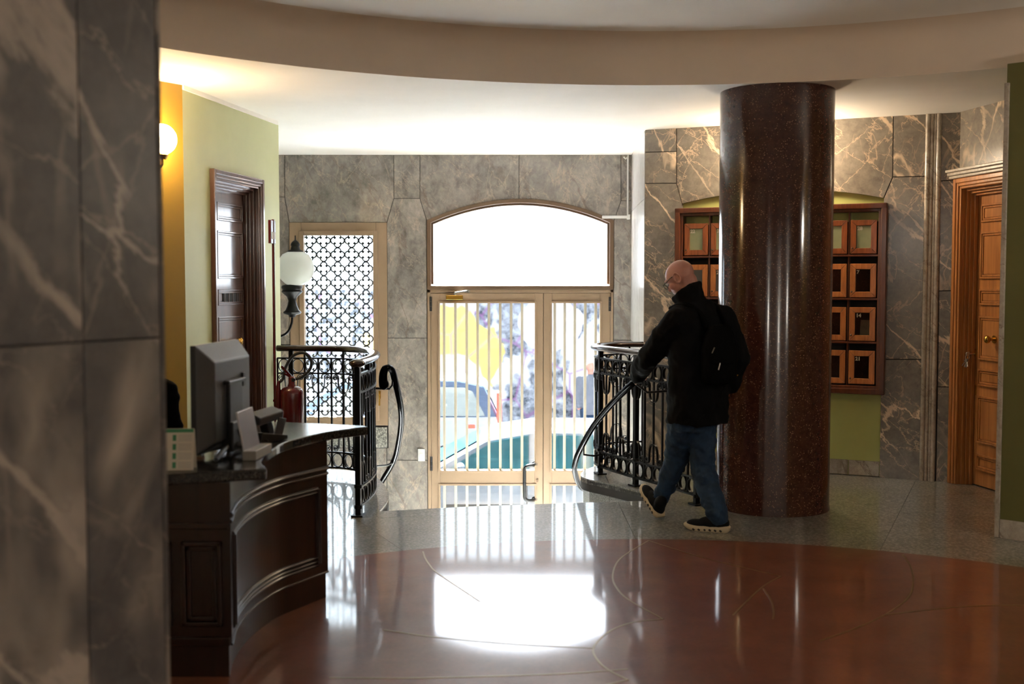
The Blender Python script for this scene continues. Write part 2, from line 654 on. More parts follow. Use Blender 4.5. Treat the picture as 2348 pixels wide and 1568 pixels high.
def struct(name, loc=(0, 0, 0), rz=0.0, label=None, cat=None):
    o = bpy.data.objects.new(name, None)
    o.empty_display_size = 0.1
    COL.objects.link(o)
    o.location, o.rotation_euler = loc, (0, 0, rz)
    o['kind'] = 'structure'
    if label:
        o['label'] = label
    if cat:
        o['category'] = cat
    return o


def st(o, label=None, cat=None):
    o['kind'] = 'structure'
    if label:
        o['label'] = label
    if cat:
        o['category'] = cat
    return o


def catmull(P, n=8, closed=False):
    P = [Vector(p) for p in P]
    out = []
    N = len(P)
    for i in range(N if closed else N - 1):
        p0 = P[(i - 1) % N] if (closed or i) else P[0] * 2 - P[1]
        p1, p2 = P[i], P[(i + 1) % N]
        p3 = P[(i + 2) % N] if (closed or i + 2 < N) else P[-1] * 2 - P[-2]
        for k in range(n):
            t = k / n
            out.append(0.5 * ((2 * p1) + (p2 - p0) * t + (2 * p0 - 5 * p1 + 4 * p2 - p3) * t * t + (3 * p1 - p0 - 3 * p2 + p3) * t ** 3))
    if not closed:
        out.append(P[-1])
    return out


def resample(P, n):
    P = [Vector(p) for p in P]
    L = [0]
    for a, b in zip(P, P[1:]):
        L.append(L[-1] + (b - a).length)
    out, j = [], 0
    for k in range(n + 1):
        d = L[-1] * k / n
        while j < len(P) - 2 and L[j + 1] < d:
            j += 1
        t = (d - L[j]) / max(1e-9, L[j + 1] - L[j])
        out.append(P[j].lerp(P[j + 1], t))
    return out


def inset(poly, g):
    n = len(poly)
    A = sum(poly[i][0] * poly[(i + 1) % n][1] - poly[(i + 1) % n][0] * poly[i][1] for i in range(n))
    sg = 1 if A > 0 else -1
    out = []
    for i in range(n):
        p0, p1, p2 = Vector(poly[i - 1]), Vector(poly[i]), Vector(poly[(i + 1) % n])
        a, b = (p1 - p0).normalized(), (p2 - p1).normalized()
        na, nb = Vector((-a.y, a.x)) * sg, Vector((-b.y, b.x)) * sg
        h = na + nb
        h = h / max(0.4, h.dot(na)) if h.length > 1e-6 else na
        q = p1 + h * g
        out.append((q.x, q.y))
    return out


def slab(parent, poly, mat, y0=0.0, y1=0.03, gap=0.003, name='marble_slab', label=None):
    return ob(name, MB().wprism(inset(poly, gap), y0, y1), mat, parent, label=label, bev=0.0015)


def rot_of(A, B):
    return math.atan2(B[1] - A[1], B[0] - A[0])


ZC = 2.885   # height of the lower ceiling
ZL = -1.45   # level of the lower lobby

# ------------------------------------------------------------------ floor
DC, DR = (0.76, 3.44), 3.44
EDGE_R = [(1.2, 9.95), (0.95, 9.86), (0.74, 9.68), (0.605, 9.42), (0.56, 9.18), (0.60, 9.02), (0.70, 8.88), (0.83, 8.69), (0.97, 8.45), (1.055, 8.27), (1.06, 8.14)]
EDGE_S = [(0.963, 8.106), (0.518, 8.041), (-0.227, 7.915), (-0.913, 7.733)]
EDGE_L = [(-0.90, 7.95), (-0.898, 8.155), (-0.93, 8.45), (-1.02, 8.85), (-1.134, 9.17), (-1.30, 9.38), (-1.6, 9.5), (-1.95, 9.53), (-2.7, 9.53)]
EDGE = [tuple(p.xy) for p in catmull([(x, y, 0) for x, y in EDGE_R], 4)] + EDGE_S[:-1] + [tuple(p.xy) for p in catmull([(x, y, 0) for x, y in [EDGE_S[-1]] + EDGE_L], 4)]
OUT = [(-4.3, 9.53), (-4.3, -3.3), (5.2, -3.3), (5.2, 10.2), (1.2, 10.2)] + EDGE


def clip(poly, px, py, nx, ny):
    out = []
    for i in range(len(poly)):
        p, q = poly[i], poly[(i + 1) % len(poly)]
        dp, dq = (p[0] - px) * nx + (p[1] - py) * ny, (q[0] - px) * nx + (q[1] - py) * ny
        if dp >= 0:
            out.append(p)
        if (dp >= 0) != (dq >= 0):
            t = dp / (dp - dq)
            out.append((p[0] + (q[0] - p[0]) * t, p[1] + (q[1] - p[1]) * t))
    return out


def slab_cells(poly, cuts, gap=0.0015):
    """triangulate the floor outline, then cut it along lines into slabs (lists of convex pieces)"""
    from mathutils.geometry import tessellate_polygon
    tris = tessellate_polygon([[Vector((x, y, 0)) for x, y in poly]])
    cells = [[[poly[i] for i in t] for t in tris]]
    for (px, py), (nx, ny) in cuts:
        new = []
        for c in cells:
            for sg in (1, -1):
                r = []
                for t in c:
                    q = clip(t, px + nx * sg * gap, py + ny * sg * gap, nx * sg, ny * sg)
                    if len(q) > 2:
                        r.append(q)
                if r:
                    new.append(r)
        cells = new
    return cells


def slab_mesh(name, pieces, z0, z1):
    bm = bmesh.new()
    for q in pieces:
        try:
            bm.faces.new([bm.verts.new((x, y, z1)) for x, y in q])
        except ValueError:
            pass
    bmesh.ops.remove_doubles(bm, verts=bm.verts[:], dist=1e-5)
    bmesh.ops.recalc_face_normals(bm, faces=bm.faces[:])
    if bm.faces and bm.faces[:][0].normal.z < 0:
        bmesh.ops.reverse_faces(bm, faces=bm.faces[:])
    r = bmesh.ops.extrude_face_region(bm, geom=bm.faces[:], use_keep_orig=True)
    for v in r['geom']:
        if isinstance(v, bmesh.types.BMVert):
            v.co.z = z0
    bmesh.ops.recalc_face_normals(bm, faces=bm.faces[:])
    me = bpy.data.meshes.new(name)
    bm.to_mesh(me)
    bm.free()
    return me


fl = ob('floor', MB().prism(OUT, -0.10, -0.012), 'joint')
st(fl, 'polished grey granite floor around the red disc')
sd = Vector((0.963 + 0.913, 8.106 - 7.733)).normalized()       # direction of the stair edge
sn = (-sd.y, sd.x)
cuts = [((-0.227 - sn[0] * 0.27, 7.915 - sn[1] * 0.27), sn)]
for a in (18, 42, 66, 90, 114, 140, 165):
    cuts.append((DC, (-math.sin(math.radians(a)), math.cos(math.radians(a)))))
for cell in slab_cells(OUT, cuts):
    A = sum(0.5 * abs(sum(c[i][0] * c[(i + 1) % len(c)][1] - c[(i + 1) % len(c)][0] * c[i][1] for i in range(len(c)))) for c in cell)
    if A > 0.002:
        ob('granite_slab', slab_mesh('granite_slab', cell, -0.04, 0.0), 'granite', fl)
disc = [(DC[0] + DR * math.cos(2 * PI * k / 128), DC[1] + DR * math.sin(2 * PI * k / 128)) for k in range(128)]
dk = ob('red_disc', MB().prism(disc, -0.008, 0.002), 'disc', fl, label='polished red marble disc with brass inlay')
INLAY = [[(0.832, 6.839), (0.676, 6.528), (0.591, 6.303), (0.541, 6.019), (0.538, 5.801), (0.577, 5.559), (0.706, 5.231)],
         [(0.706, 5.231), (0.558, 5.177), (0.446, 5.052), (0.37, 4.879), (0.346, 4.762), (0.363, 4.624), (0.4, 4.519), (0.46, 4.418)],
         [(-0.521, 6.56), (-0.496, 6.403), (-0.459, 6.244), (-0.399, 6.055), (-0.159, 5.521)],
         [(2.261, 6.486), (2.208, 6.205), (2.11, 5.886), (1.976, 5.582), (1.77, 5.301), (1.56, 5.085), (1.354, 4.909)],
         [(1.293, 5.759), (1.282, 5.536), (1.249, 5.336), (1.221, 5.231)],
         [(1.44, 6.001), (1.302, 5.801), (1.158, 5.521), (1.044, 5.287)],
         [(0.46, 4.42), (0.35, 4.345), (0.275, 4.229), (0.24, 4.0)],
         [(-0.729, 4.443), (-0.424, 4.438), (-0.112, 4.458), (0.222, 4.493), (0.473, 4.544)],
         [(-0.581, 5.065), (-0.337, 4.958), (0.011, 4.861), (0.35, 4.808)],
         [(0.832, 6.839), (1.10, 6.40), (1.44, 6.001)], [(1.77, 5.301), (2.3, 5.45), (2.9, 5.42)]]
for L in INLAY:
    p = catmull([(x, y, 0.002) for x, y in L], 6)
    ob('brass_inlay', MB().sweep(p, [(-0.0045, -0.002), (0.0045, -0.002), (0.0045, 0.0012), (-0.0045, 0.0012)]), 'inlay', dk)

# stair well: clad side walls, steps, lower lobby floor
well = struct('wall_stairwell', label='curved grey granite facing of the stair well')
side = [tuple(p.xy) for p in catmull([(x, y, 0) for x, y in EDGE_R], 4)]
lside = [tuple(p.xy) for p in catmull([(x, y, 0) for x, y in [EDGE_S[-1]] + EDGE_L], 4)]
for path, flip in ((side, 1), (lside, 1)):
    pts = resample([(x, y, 0) for x, y in path], 9 if path is side else 12)
    for a, b in zip(pts, pts[1:]):
        t = (b - a).normalized()
        nrm = Vector((-t.y, t.x, 0))        # towards the floor mass
        a2, b2 = a + t * 0.003, b - t * 0.003
        q = [a2 + nrm * 0.02, b2 + nrm * 0.02, b2 + nrm * 0.06, a2 + nrm * 0.06]
        z0 = ZL
        ob('granite_panel', MB().prism([(v.x, v.y) for v in q], z0, -0.042), 'granite_face', well)
    bk = MB().sweep([(p.x, p.y, 0) for p in pts], [(-0.09, ZL), (-0.055, ZL), (-0.055, -0.05), (-0.09, -0.05)])
    ob('backing', bk, 'joint', well)
stairs = struct('stairs', label='pale stone steps going down to the street door')  # unseen steps, made pale to bounce daylight onto the ceiling
for k in range(1, 8):
    z1 = -0.18 * k
    c = Vector((0.03, 7.92)) + Vector(sn) * (0.28 * k - 0.14)
    wdt = 2.05
    ob('step', MB().box((c.x, c.y, (z1 + ZL) / 2), (wdt, 0.30, z1 - ZL), math.atan2(sd.y, sd.x)), 'marble_white', stairs)
lob = ob('floor_lobby', MB().bb(-2.9, 1.6, 7.4, 12.15, ZL - 0.1, ZL), 'marble_white')  # hidden floor, kept pale so it throws sunlight up to the ceiling
st(lob, 'pale marble floor of the lower lobby inside the street door')
ris = ob('riser', MB().prism([(-0.92, 7.75), (0.97, 8.125), (0.985, 8.05), (-0.9, 7.67)], ZL, -0.05), 'granite_face', stairs)

# ------------------------------------------------------------------ ceiling with round recess
RC, RR = (0.89, 3.68), 3.956
X0, X1, Y0, Y1 = -4.3, 5.2, -3.3, 12.15
angs = sorted([2 * PI * k / 120 for k in range(120)] + [math.atan2(y - RC[1], x - RC[0]) % (2 * PI) for x in (X0, X1) for y in (Y0, Y1)])
prof = [(RR, ZC), (RR + 0.004, ZC + 0.02), (RR, ZC + 0.20), (RR - 0.015, ZC + 0.255), (RR - 0.06, ZC + 0.30), (RR - 0.14, ZC + 0.325), (RR - 0.3, ZC + 0.335), (0.0, ZC + 0.34)]
vs, fs = [], []
nr = len(prof) + 1
for a in angs:
    cx, cy = math.cos(a), math.sin(a)
    t = min((X1 - RC[0]) / cx if cx > 1e-6 else ((X0 - RC[0]) / cx if cx < -1e-6 else 1e9), (Y1 - RC[1]) / cy if cy > 1e-6 else ((Y0 - RC[1]) / cy if cy < -1e-6 else 1e9))
    vs.append((RC[0] + cx * t, RC[1] + cy * t, ZC))
    for r, z in prof:
        vs.append((RC[0] + cx * r, RC[1] + cy * r, z))
for i in range(len(angs)):
    j = (i + 1) % len(angs)
    for k in range(nr - 1):
        fs.append((i * nr + k, i * nr + k + 1, j * nr + k + 1, j * nr + k))
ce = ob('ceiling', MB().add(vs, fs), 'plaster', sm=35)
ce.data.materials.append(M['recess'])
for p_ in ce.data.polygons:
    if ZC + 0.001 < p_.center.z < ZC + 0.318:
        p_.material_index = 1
st(ce, 'white plaster ceiling with large round recess')
st(ob('roof', MB().bb(X0 - 0.2, X1 + 0.2, Y0 - 0.2, 12.15, ZC + 0.45, ZC + 0.6), 'plaster'))


# ------------------------------------------------------------------ walls
def wall(name, A, B, z0, z1, mat, thick=0.25, label=None, holes=(), y0=0.0):
    L = math.hypot(B[0] - A[0], B[1] - A[1])
    W = struct(name, (A[0], A[1], 0), rot_of(A, B), label)
    xs = sorted({0.0, L} | {h[0] for h in holes} | {h[1] for h in holes})
    mb = MB()
    for a, b in zip(xs, xs[1:]):
        m = (a + b) / 2
        hz = [h for h in holes if h[0] < m < h[1]]
        zz = z0
        for h in sorted(hz, key=lambda q: q[2]):
            if h[2] > zz:
                mb.bb(a, b, y0, thick, zz, h[2])
            zz = h[3]
        if zz < z1:
            mb.bb(a, b, y0, thick, zz, z1)
    ob('backing' if y0 else 'plaster', mb, mat, W)
    return W


# street-door wall: marble slabs around an arched opening and a window
DWX = -2.65
arch = lambda s: 2.432 - 0.222 * ((s - 2.736) / 0.965) ** 2
W = struct('wall_front', (DWX, 11.8, 0), 0, 'grey-green marble wall around street door and grille window')
mb = MB()
mb.bb(-0.3, 0.341, 0.012, 0.33, ZL, ZC + 0.4)
mb.bb(0.341, 1.354, 0.012, 0.33, ZL, 0.076)
mb.bb(0.341, 1.354, 0.012, 0.33, 2.189, ZC + 0.4)
mb.bb(1.354, 1.765, 0.012, 0.33, ZL, ZC + 0.4)
mb.bb(3.707, 4.3, 0.012, 0.33, ZL, ZC + 0.4)
for k in range(24):
    a, b = 1.765 + 1.942 * k / 24, 1.765 + 1.942 * (k + 1) / 24
    mb.wprism([(a, arch(a)), (b, arch(b)), (b, ZC + 0.4), (a, ZC + 0.4)], 0.012, 0.33)
ob('backing', mb, 'joint', W)
ac = lambda a, b, n=8: [(a + (b - a) * k / n, arch(a + (b - a) * k / n)) for k in range(n + 1)]
DS = [[(-0.2, 2.9), (0.303, 2.9), (0.298, 2.452), (-0.2, 2.452)],
      [(0.303, 2.9), (1.429, 2.9), (1.427, 2.437), (1.354, 2.189), (0.341, 2.189), (0.298, 2.452)],
      [(1.429, 2.9), (1.699, 2.9), (1.697, 2.437), (1.427, 2.437)],
      [(1.427, 2.437), (1.697, 2.437), (1.765, 2.21), (1.765, 0.99), (1.354, 0.99), (1.354, 2.189)],
      [(1.699, 2.9), (2.722, 2.9)] + ac(2.722, 1.765) + [(1.697, 2.437)],
      [(2.722, 2.9), (3.776, 2.9), (3.779, 2.414)] + ac(3.707, 2.722),
      [(3.776, 2.9), (3.9, 2.9), (3.9, 2.414), (3.779, 2.414)],
      [(3.779, 2.414), (3.9, 2.414), (3.9, 0.967), (3.707, 0.967), (3.707, 2.21)],
      [(3.9, 0.967), (3.9, -0.28), (3.707, -0.28), (3.707, 0.967)],
      [(3.9, -0.28), (3.9, ZL), (3.707, ZL), (3.707, -0.28)],
      [(1.354, 0.99), (1.765, 0.99), (1.765, -0.291), (1.338, -0.291), (1.338, -0.16), (1.354, -0.16)],
      [(1.338, -0.291), (1.765, -0.291), (1.765, ZL), (1.338, ZL)],
      [(0.1, -0.16), (1.338, -0.16), (1.338, ZL), (0.1, ZL)],
      [(-0.2, 2.452), (0.298, 2.452), (0.341, 2.189), (0.341, 0.92), (-0.2, 0.92)],
      [(-0.2, 0.92), (0.341, 0.92), (0.341, -0.16), (-0.2, -0.16)]]
for p in DS:
    slab(W, p, 'marble_door')
ob('window_sill', MB().bb(0.33, 1.344, -0.02, 0.03, -0.155, 0.06), 'granite', W, bev=0.004, label='speckled granite sill under the grille window')

# street door
D1 = struct('door_1', (DWX, 11.8, 0), 0, 'bronze double street door with arched transom and vertical bars', 'door')
S0, S1 = 1.768, 3.704


def arch_band(o_off, i_off, y0, y1, zb):
    outer = [(s, arch(s) - o_off) for s in [S0 + o_off + (S1 - S0 - 2 * o_off) * k / 32 for k in range(33)]]
    inner = [(s, arch(s) - i_off) for s in [S0 + i_off + (S1 - S0 - 2 * i_off) * k / 32 for k in range(33)]]
    outer = [(outer[0][0], zb)] + outer + [(outer[-1][0], zb)]
    inner = [(inner[0][0], zb)] + inner + [(inner[-1][0], zb)]
    mb = MB()
    n = len(outer)
    for (a, b, c, d) in [(outer[i], outer[i + 1], inner[i + 1], inner[i]) for i in range(n - 1)]:
        mb.wprism([a, b, c, d], y0, y1)
    return mb


ob('arch_frame', arch_band(0.0, 0.04, -0.015, 0.14, 1.51), 'bronze_dark', D1)
ob('arch_sash', arch_band(0.04, 0.062, 0.05, 0.12, 1.55), 'bronze_dark', D1)
gl = [(s, arch(s) - 0.05) for s in [1.82 + (3.652 - 1.82) * k / 24 for k in range(25)]]
ob('transom_pane', MB().wprism([(1.82, 1.54)] + gl + [(3.652, 1.54)], 0.085, 0.092), 'glass', D1)
ob('transom_bar', MB().bb(S0, S1, -0.02, 0.14, 1.495, 1.535), 'bronze_dark', D1, bev=0.004)
fr = MB().bb(S0, S0 + 0.035, -0.005, 0.12, ZL, 1.495).bb(S1 - 0.03, S1, -0.005, 0.12, ZL, 1.495).bb(S0, S1, -0.005, 0.12, 1.462, 1.495)
ob('frame', fr, 'bronze', D1, bev=0.003)


def leaf(s0, s1, g0, g1, bars):
    lf = MB()
    z1, zt, m1, m0, b1, zb = 1.458, 1.353, -0.397, -0.558, -1.25, ZL + 0.01
    lf.bb(s0, g0, 0.0, 0.075, zb, z1).bb(g1, s1, 0.0, 0.075, zb, z1)
    lf.bb(g0, g1, 0.0, 0.075, zt, z1).bb(g0, g1, 0.0, 0.075, m0, m1).bb(g0, g1, 0.0, 0.075, zb, b1)
    L = ob('door_leaf', lf, 'bronze', D1, bev=0.003)
    bd = MB()
    for za, zb_ in ((m1, zt), (b1, m0)):
        for a, b, c, d in ((g0 - 0.02, g0, za - .02, zb_ + .02), (g1, g1 + 0.02, za - .02, zb_ + .02), (g0, g1, za - 0.02, za), (g0, g1, zb_, zb_ + 0.02)):
            bd.bb(a, b, -0.012, 0.0, c, d)
        ob('pane', MB().bb(g0, g1, 0.05, 0.056, za, zb_), 'glass_door', L)
    ob('glazing_bead', bd, 'bronze', L, bev=0.002)
    for s in bars:
        for za, zb_ in ((m1, zt), (b1, m0)):
            ob('bar', MB().bb(s - 0.0135, s + 0.0135, 0.018, 0.04, za - 0.005, zb_ + 0.005), 'cream_bar', L)
    return L


ob('door_stop', MB().bb(S0, S1, 0.078, 0.12, 1.40, 1.50).bb(1.79, 1.84, 0.078, 0.12, ZL, 1.45).bb(3.64, 3.69, 0.078, 0.12, ZL, 1.45), 'bronze', D1)
L1 = leaf(1.805, 2.974, 1.897, 2.887, [1.941, 2.059, 2.177, 2.291, 2.409, 2.527, 2.641, 2.755])
L2 = leaf(2.979, 3.672, 3.067, 3.566, [3.096, 3.2, 3.305, 3.414, 3.523])
ob('astragal', MB().bb(2.955, 3.0, 0.076, 0.09, ZL + 0.01, 1.455), 'bronze', L1)
hd = MB().tube(catmull([(2.885, -0.012, -0.332), (2.86, -0.07, -0.332), (2.815, -0.085, -0.337), (2.785, -0.085, -0.36), (2.78, -0.085, -0.42), (2.78, -0.085, -0.62), (2.785, -0.085, -0.675), (2.815, -0.085, -0.7), (2.86, -0.07, -0.703), (2.885, -0.012, -0.703)], 5), 0.018, 10)
hd.lathe([(0, -0.02), (0.03, -0.02), (0.03, 0.0), (0, 0.0)], (2.885, -0.005, -0.332), 14, rot=Matrix.Rotation(PI / 2, 3, 'X'))
hd.lathe([(0, -0.02), (0.03, -0.02), (0.03, 0.0), (0, 0.0)], (2.885, -0.005, -0.703), 14, rot=Matrix.Rotation(PI / 2, 3, 'X'))
ob('handle', hd, 'black_plastic', L1, sm=40)
ob('lock', MB().bb(2.905, 2.925, -0.012, 0.0, -0.52, -0.49).lathe([(0, 0), (0.012, 0), (0.012, 0.014), (0, 0.014)], (2.915, 0, -0.5), 12, rot=Matrix.Rotation(PI / 2, 3, 'X')), 'bronze_dark', L1)
cl = ob('door_closer', MB().bb(1.965, 2.142, -0.06, -0.002, 1.39, 1.437), 'brass', D1, bev=0.006)
ob('closer_arm', MB().tube([(2.06, -0.035, 1.437), (2.06, -0.045, 1.462)], 0.014, 10).tube([(2.06, -0.05, 1.462), (2.15, -0.10, 1.475), (2.185, -0.03, 1.48)], 0.009, 8).bb(2.15, 2.21, -0.03, 0.0, 1.466, 1.494), 'steel', cl)
for s, zc in ((1.806, 1.345), (1.806, -0.325), (1.806, -1.2), (3.667, 1.345), (3.667, -0.325), (3.667, -1.2)):
    h = MB()
    for dz in (-0.05, 0.0, 0.05):
        h.lathe([(0, -0.024), (0.012, -0.024), (0.012, 0.024), (0, 0.024)], (s, -0.012, zc + dz), 10)
    ob('hinge', h, 'black_plastic', D1, sm=40)

# grille window
W1 = struct('window_1', (DWX, 11.8, 0), 0, 'bronze framed window with black quatrefoil grille', 'window')
f = MB()
for (a, b, c, d, y0, y1) in ((0.341, 1.354, 0.076, 2.189, -0.012, 0.05),):
    f.bb(a, a + 0.125, y0, y1, c, d).bb(b - 0.115, b, y0, y1, c, d).bb(a + 0.125, b - 0.115, y0, y1, d - 0.1, d).bb(a + 0.125, b - 0.115, y0, y1, c, c + 0.065)
ob('frame', f, 'bronze', W1, bev=0.004)
f = MB()
a, b, c, d = 0.44, 1.262, 0.125, 2.10
f.bb(a, 0.493, -0.03, 0.05, c, d).bb(1.209, b, -0.03, 0.05, c, d).bb(0.493, 1.209, -0.03, 0.05, 2.054, d).bb(0.493, 1.209, -0.03, 0.05, c, 0.168)
ob('sash', f, 'bronze', W1, bev=0.006)
ob('pane', MB().bb(0.493, 1.209, 0.02, 0.026, 0.168, 2.054), 'glass_window', W1)
ob('window_handle', MB().bb(1.262, 1.282, -0.04, -0.012, 0.36, 0.44).tube([(1.272, -0.04, 0.41), (1.272, -0.065, 0.41), (1.272, -0.068, 0.29)], 0.009, 8), 'brass', W1, bev=0.003)
P = 0.1465
q = MB()
for k in range(4):
    a0 = k * PI / 2
    cx, cz = 0.0365 * math.cos(a0), 0.0365 * math.sin(a0)
    pts = [(cx + 0.034 * math.cos(a0 + t), 0, cz + 0.034 * math.sin(a0 + t)) for t in [(-128 + 256 * j / 16) * PI / 180 for j in range(17)]]
    q.tube(pts, 0.009, 5)
    b0 = a0 + PI / 4
    q.tube([(0.037 * math.cos(b0), 0, 0.037 * math.sin(b0)), (0.056 * math.cos(b0), 0, 0.056 * math.sin(b0))], [0.009, 0.002], 5)
for k in range(2):
    a0 = k * PI / 2
    q.ell((0.0725 * math.cos(a0), 0, 0.0725 * math.sin(a0)), (0.010, 0.009, 0.010), None, 8, 5)
qm = q.mesh('quatrefoil')
qm.materials.append(M['iron'])
smooth(qm)
for i in range(5):
    for j in range(13):
        cx, cz = 0.557 + P * i, 2.005 - P * j
        if cx > 1.2 or cz < 0.17:
            continue
        o = ob('quatrefoil', qm, None, W1)
        o.location = (cx - 0.02, 0.07, cz)
fr = MB()
for a, b, c, d in ((0.47, 0.49, 0.13, 2.1), (1.212, 1.232, 0.13, 2.1), (0.47, 1.232, 2.08, 2.1), (0.47, 1.232, 0.13, 0.15)):
    fr.bb(a, b, 0.06, 0.08, c, d)
ob('grille_frame', fr, 'iron', W1)

# vestibule sides
wl = wall('wall_lobby_left', (DWX, 9.4), (DWX, 11.85), ZL, ZC + 0.4, 'joint', 0.25, 'marble side wall of the lower lobby on the left', y0=0.012)
for za, zb in ((ZL, 0.0), (0.0, 1.45), (1.45, 2.9)):
    slab(wl, [(0, za), (2.4, za), (2.4, zb), (0, zb)], 'marble_door')
VR = ((1.234, 11.8), (1.1515, 9.915))
wr = wall('wall_lobby_right', VR[0], VR[1], ZL, ZC + 0.4, 'joint', 0.22, 'pale marble side wall of the lower lobby on the right', y0=0.012)
for za, zb in ((ZL, -0.2), (-0.2, 0.97), (0.97, 2.3), (2.3, 2.9)):
    slab(wr, [(0.0, za), (1.886, za), (1.886, zb), (0.0, zb)], 'marble_white')
t = ob('white_rod', MB().box((-0.30, 0, 0), (0.26, 0.03, 0.028)).box((-0.16, 0.0, 0.0), (0.03, 0.05, 0.05)), 'white_plastic', bev=0.003)
t.location = (1.36, 11.74, 2.242)
tag(t, 'short white bar fixed to the marble right of the door arch', 'rod')
cb = ob('conduit', MB().tube([(1.195, 11.77, 2.88), (1.195, 11.77, 2.26)], 0.009, 8).tube([(1.195, 11.77, 2.86), (1.17, 11.76, 2.84), (1.15, 11.765, 2.86)], 0.008, 8), 'white_plastic', sm=40)
tag(cb, 'thin white cable running down the corner right of the door', 'cable')
sw = ob('light_switch', MB().bb(-0.985, -0.912, 11.785, 11.799, -0.30, -0.17), 'white_plastic', bev=0.004)
tag(sw, 'white light switch on the marble left of the street door', 'switch')
ob('rocker', MB().bb(-0.966, -0.931, 11.779, 11.787, -0.25, -0.215), 'white_plastic', sw, bev=0.002)

# green wall with a dark door on the left
GA, GB = (-2.196, 7.63), (-1.919, 9.34)
G = wall('wall_left', GA, GB, -0.04, ZC + 0.01, 'green', 0.14, 'sage green wall with a dark panelled door', holes=[(0.47, 1.305, -0.04, 2.33)])
ob('return', MB().bb(-0.0, 0.0, 0, 0, 0, 0).prism([(1.60, 0.14), (1.732, 0.001), (1.733, 0.2), (1.0, 0.9), (0.9, 0.8)], -0.06, ZC + 0.01), 'green', G)
cor = ob('cornice', MB().bb(0.0, 1.732, -0.012, 0.0, ZC - 0.03, ZC), 'plaster', G)
st(ob('wall_behind_left', MB().prism([(-2.7, 9.40), (-1.95, 9.33), (-1.93, 9.45), (-2.7, 9.52)], ZL, ZC + 0.3), 'green'))
YA, YB = (-3.3, 5.97), (-2.196, 7.63)
wall('wall_side', YA, YB, -0.04, ZC + 0.01, 'ochre', 0.2, 'ochre yellow wall lit by a round lamp')

ROWS = [(2.03, 2.165), (1.60, 1.955), (1.40, 1.52), (0.98, 1.315), (0.78, 0.91), (0.34, 0.70), (0.13, 0.25)]


def door_leaf(par, s0, s1, cols, y, mat, ztop=2.29):
    lf = ob('door_leaf', MB().bb(s0, s1, y, y + 0.045, 0.008, ztop), mat, par, bev=0.003)
    for (za, zb), (p0, p1) in [(q, c) for q in ROWS for c in cols]:
        fld = MB()
        for w_, d_ in ((0.0, 0.016), (0.016, 0.010)):
            a, b, c, d = p0 + w_, p1 - w_, za + w_, zb - w_
            e = 0.014
            fld.bb(a, b, y - d_, y + 0.004, c, c + e).bb(a, b, y - d_, y + 0.004, d - e, d).bb(a, a + e, y - d_, y + 0.004, c, d).bb(b - e, b, y - d_, y + 0.004, c, d)
        ob('panel_moulding', fld, mat, lf, bev=0.003)
        a, b, c, d = p0 + 0.034, p1 - 0.034, za + 0.034, zb - 0.034
        ob('panel', MB().bb(a, b, y - 0.004, y + 0.002, c, d), mat, lf, bev=0.002)
    return lf


def casing(par, a, b, ztop, w_, proud, depth, mat, name='casing'):
    """architrave around the opening [a, b] x [0, ztop] plus stepped reveal"""
    mb = MB()
    for k, (o0, o1, y0) in enumerate(((w_, w_ * 0.55, proud), (w_ * 0.58, w_ * 0.25, proud * 0.75), (w_ * 0.28, 0.0, proud * 0.45))):
        mb.bb(a - o0, a - o1, -y0, 0.004, 0, ztop + o0).bb(b + o1, b + o0, -y0, 0.004, 0, ztop + o0).bb(a - o1, b + o1, -y0, 0.004, ztop + o1, ztop + o0)
    ob(name, mb, mat, par, bev=0.006)
    mb = MB()
    n = 4
    for k in range(n):
        e = 0.045 * k / n
        y0, y1 = depth * k / n, depth * (k + 1) / n
        mb.bb(a - 0.02, a + e, y0, y1 + 0.002, 0, ztop).bb(b - e, b + 0.02, y0, y1 + 0.002, 0, ztop).bb(a, b, y0, y1 + 0.002, ztop - e * 1.6, ztop + 0.02)
    ob('jamb', mb, mat, par, bev=0.004)


D2 = struct('door_2', (GA[0], GA[1], 0), rot_of(GA, GB), 'dark walnut panelled door in the sage green wall', 'door')
casing(D2, 0.49, 1.285, 2.30, 0.075, 0.035, 0.10, 'wood_door')
lf2 = door_leaf(D2, 0.51, 1.27, [(0.545, 0.70), (0.74, 1.215)], 0.105, 'wood_door', 2.28)
ob('letter_slot', MB().bb(0.84, 1.13, 0.095, 0.101, 1.425, 1.49), 'dark', lf2)
for k in range(4):
    ob('slot_bar', MB().bb(0.86 + 0.075 * k, 0.867 + 0.075 * k, 0.092, 0.098, 1.425, 1.49), 'wood_door', lf2)
ob('door_knob', MB().ell((0.98, 0.04, 1.115), (0.02, 0.03, 0.035), None, 14, 8).tube([(0.98, 0.06, 1.115), (0.98, 0.105, 1.115)], 0.012, 10).ell((1.07, 0.06, 1.12), (0.014, 0.02, 0.03), None, 12, 8).tube([(1.07, 0.06, 1.115), (1.07, 0.105, 1.115)], 0.009, 8), 'brass', lf2, sm=50)
# small shadowy bell and wire at the right of the door are left to the wall lamp below

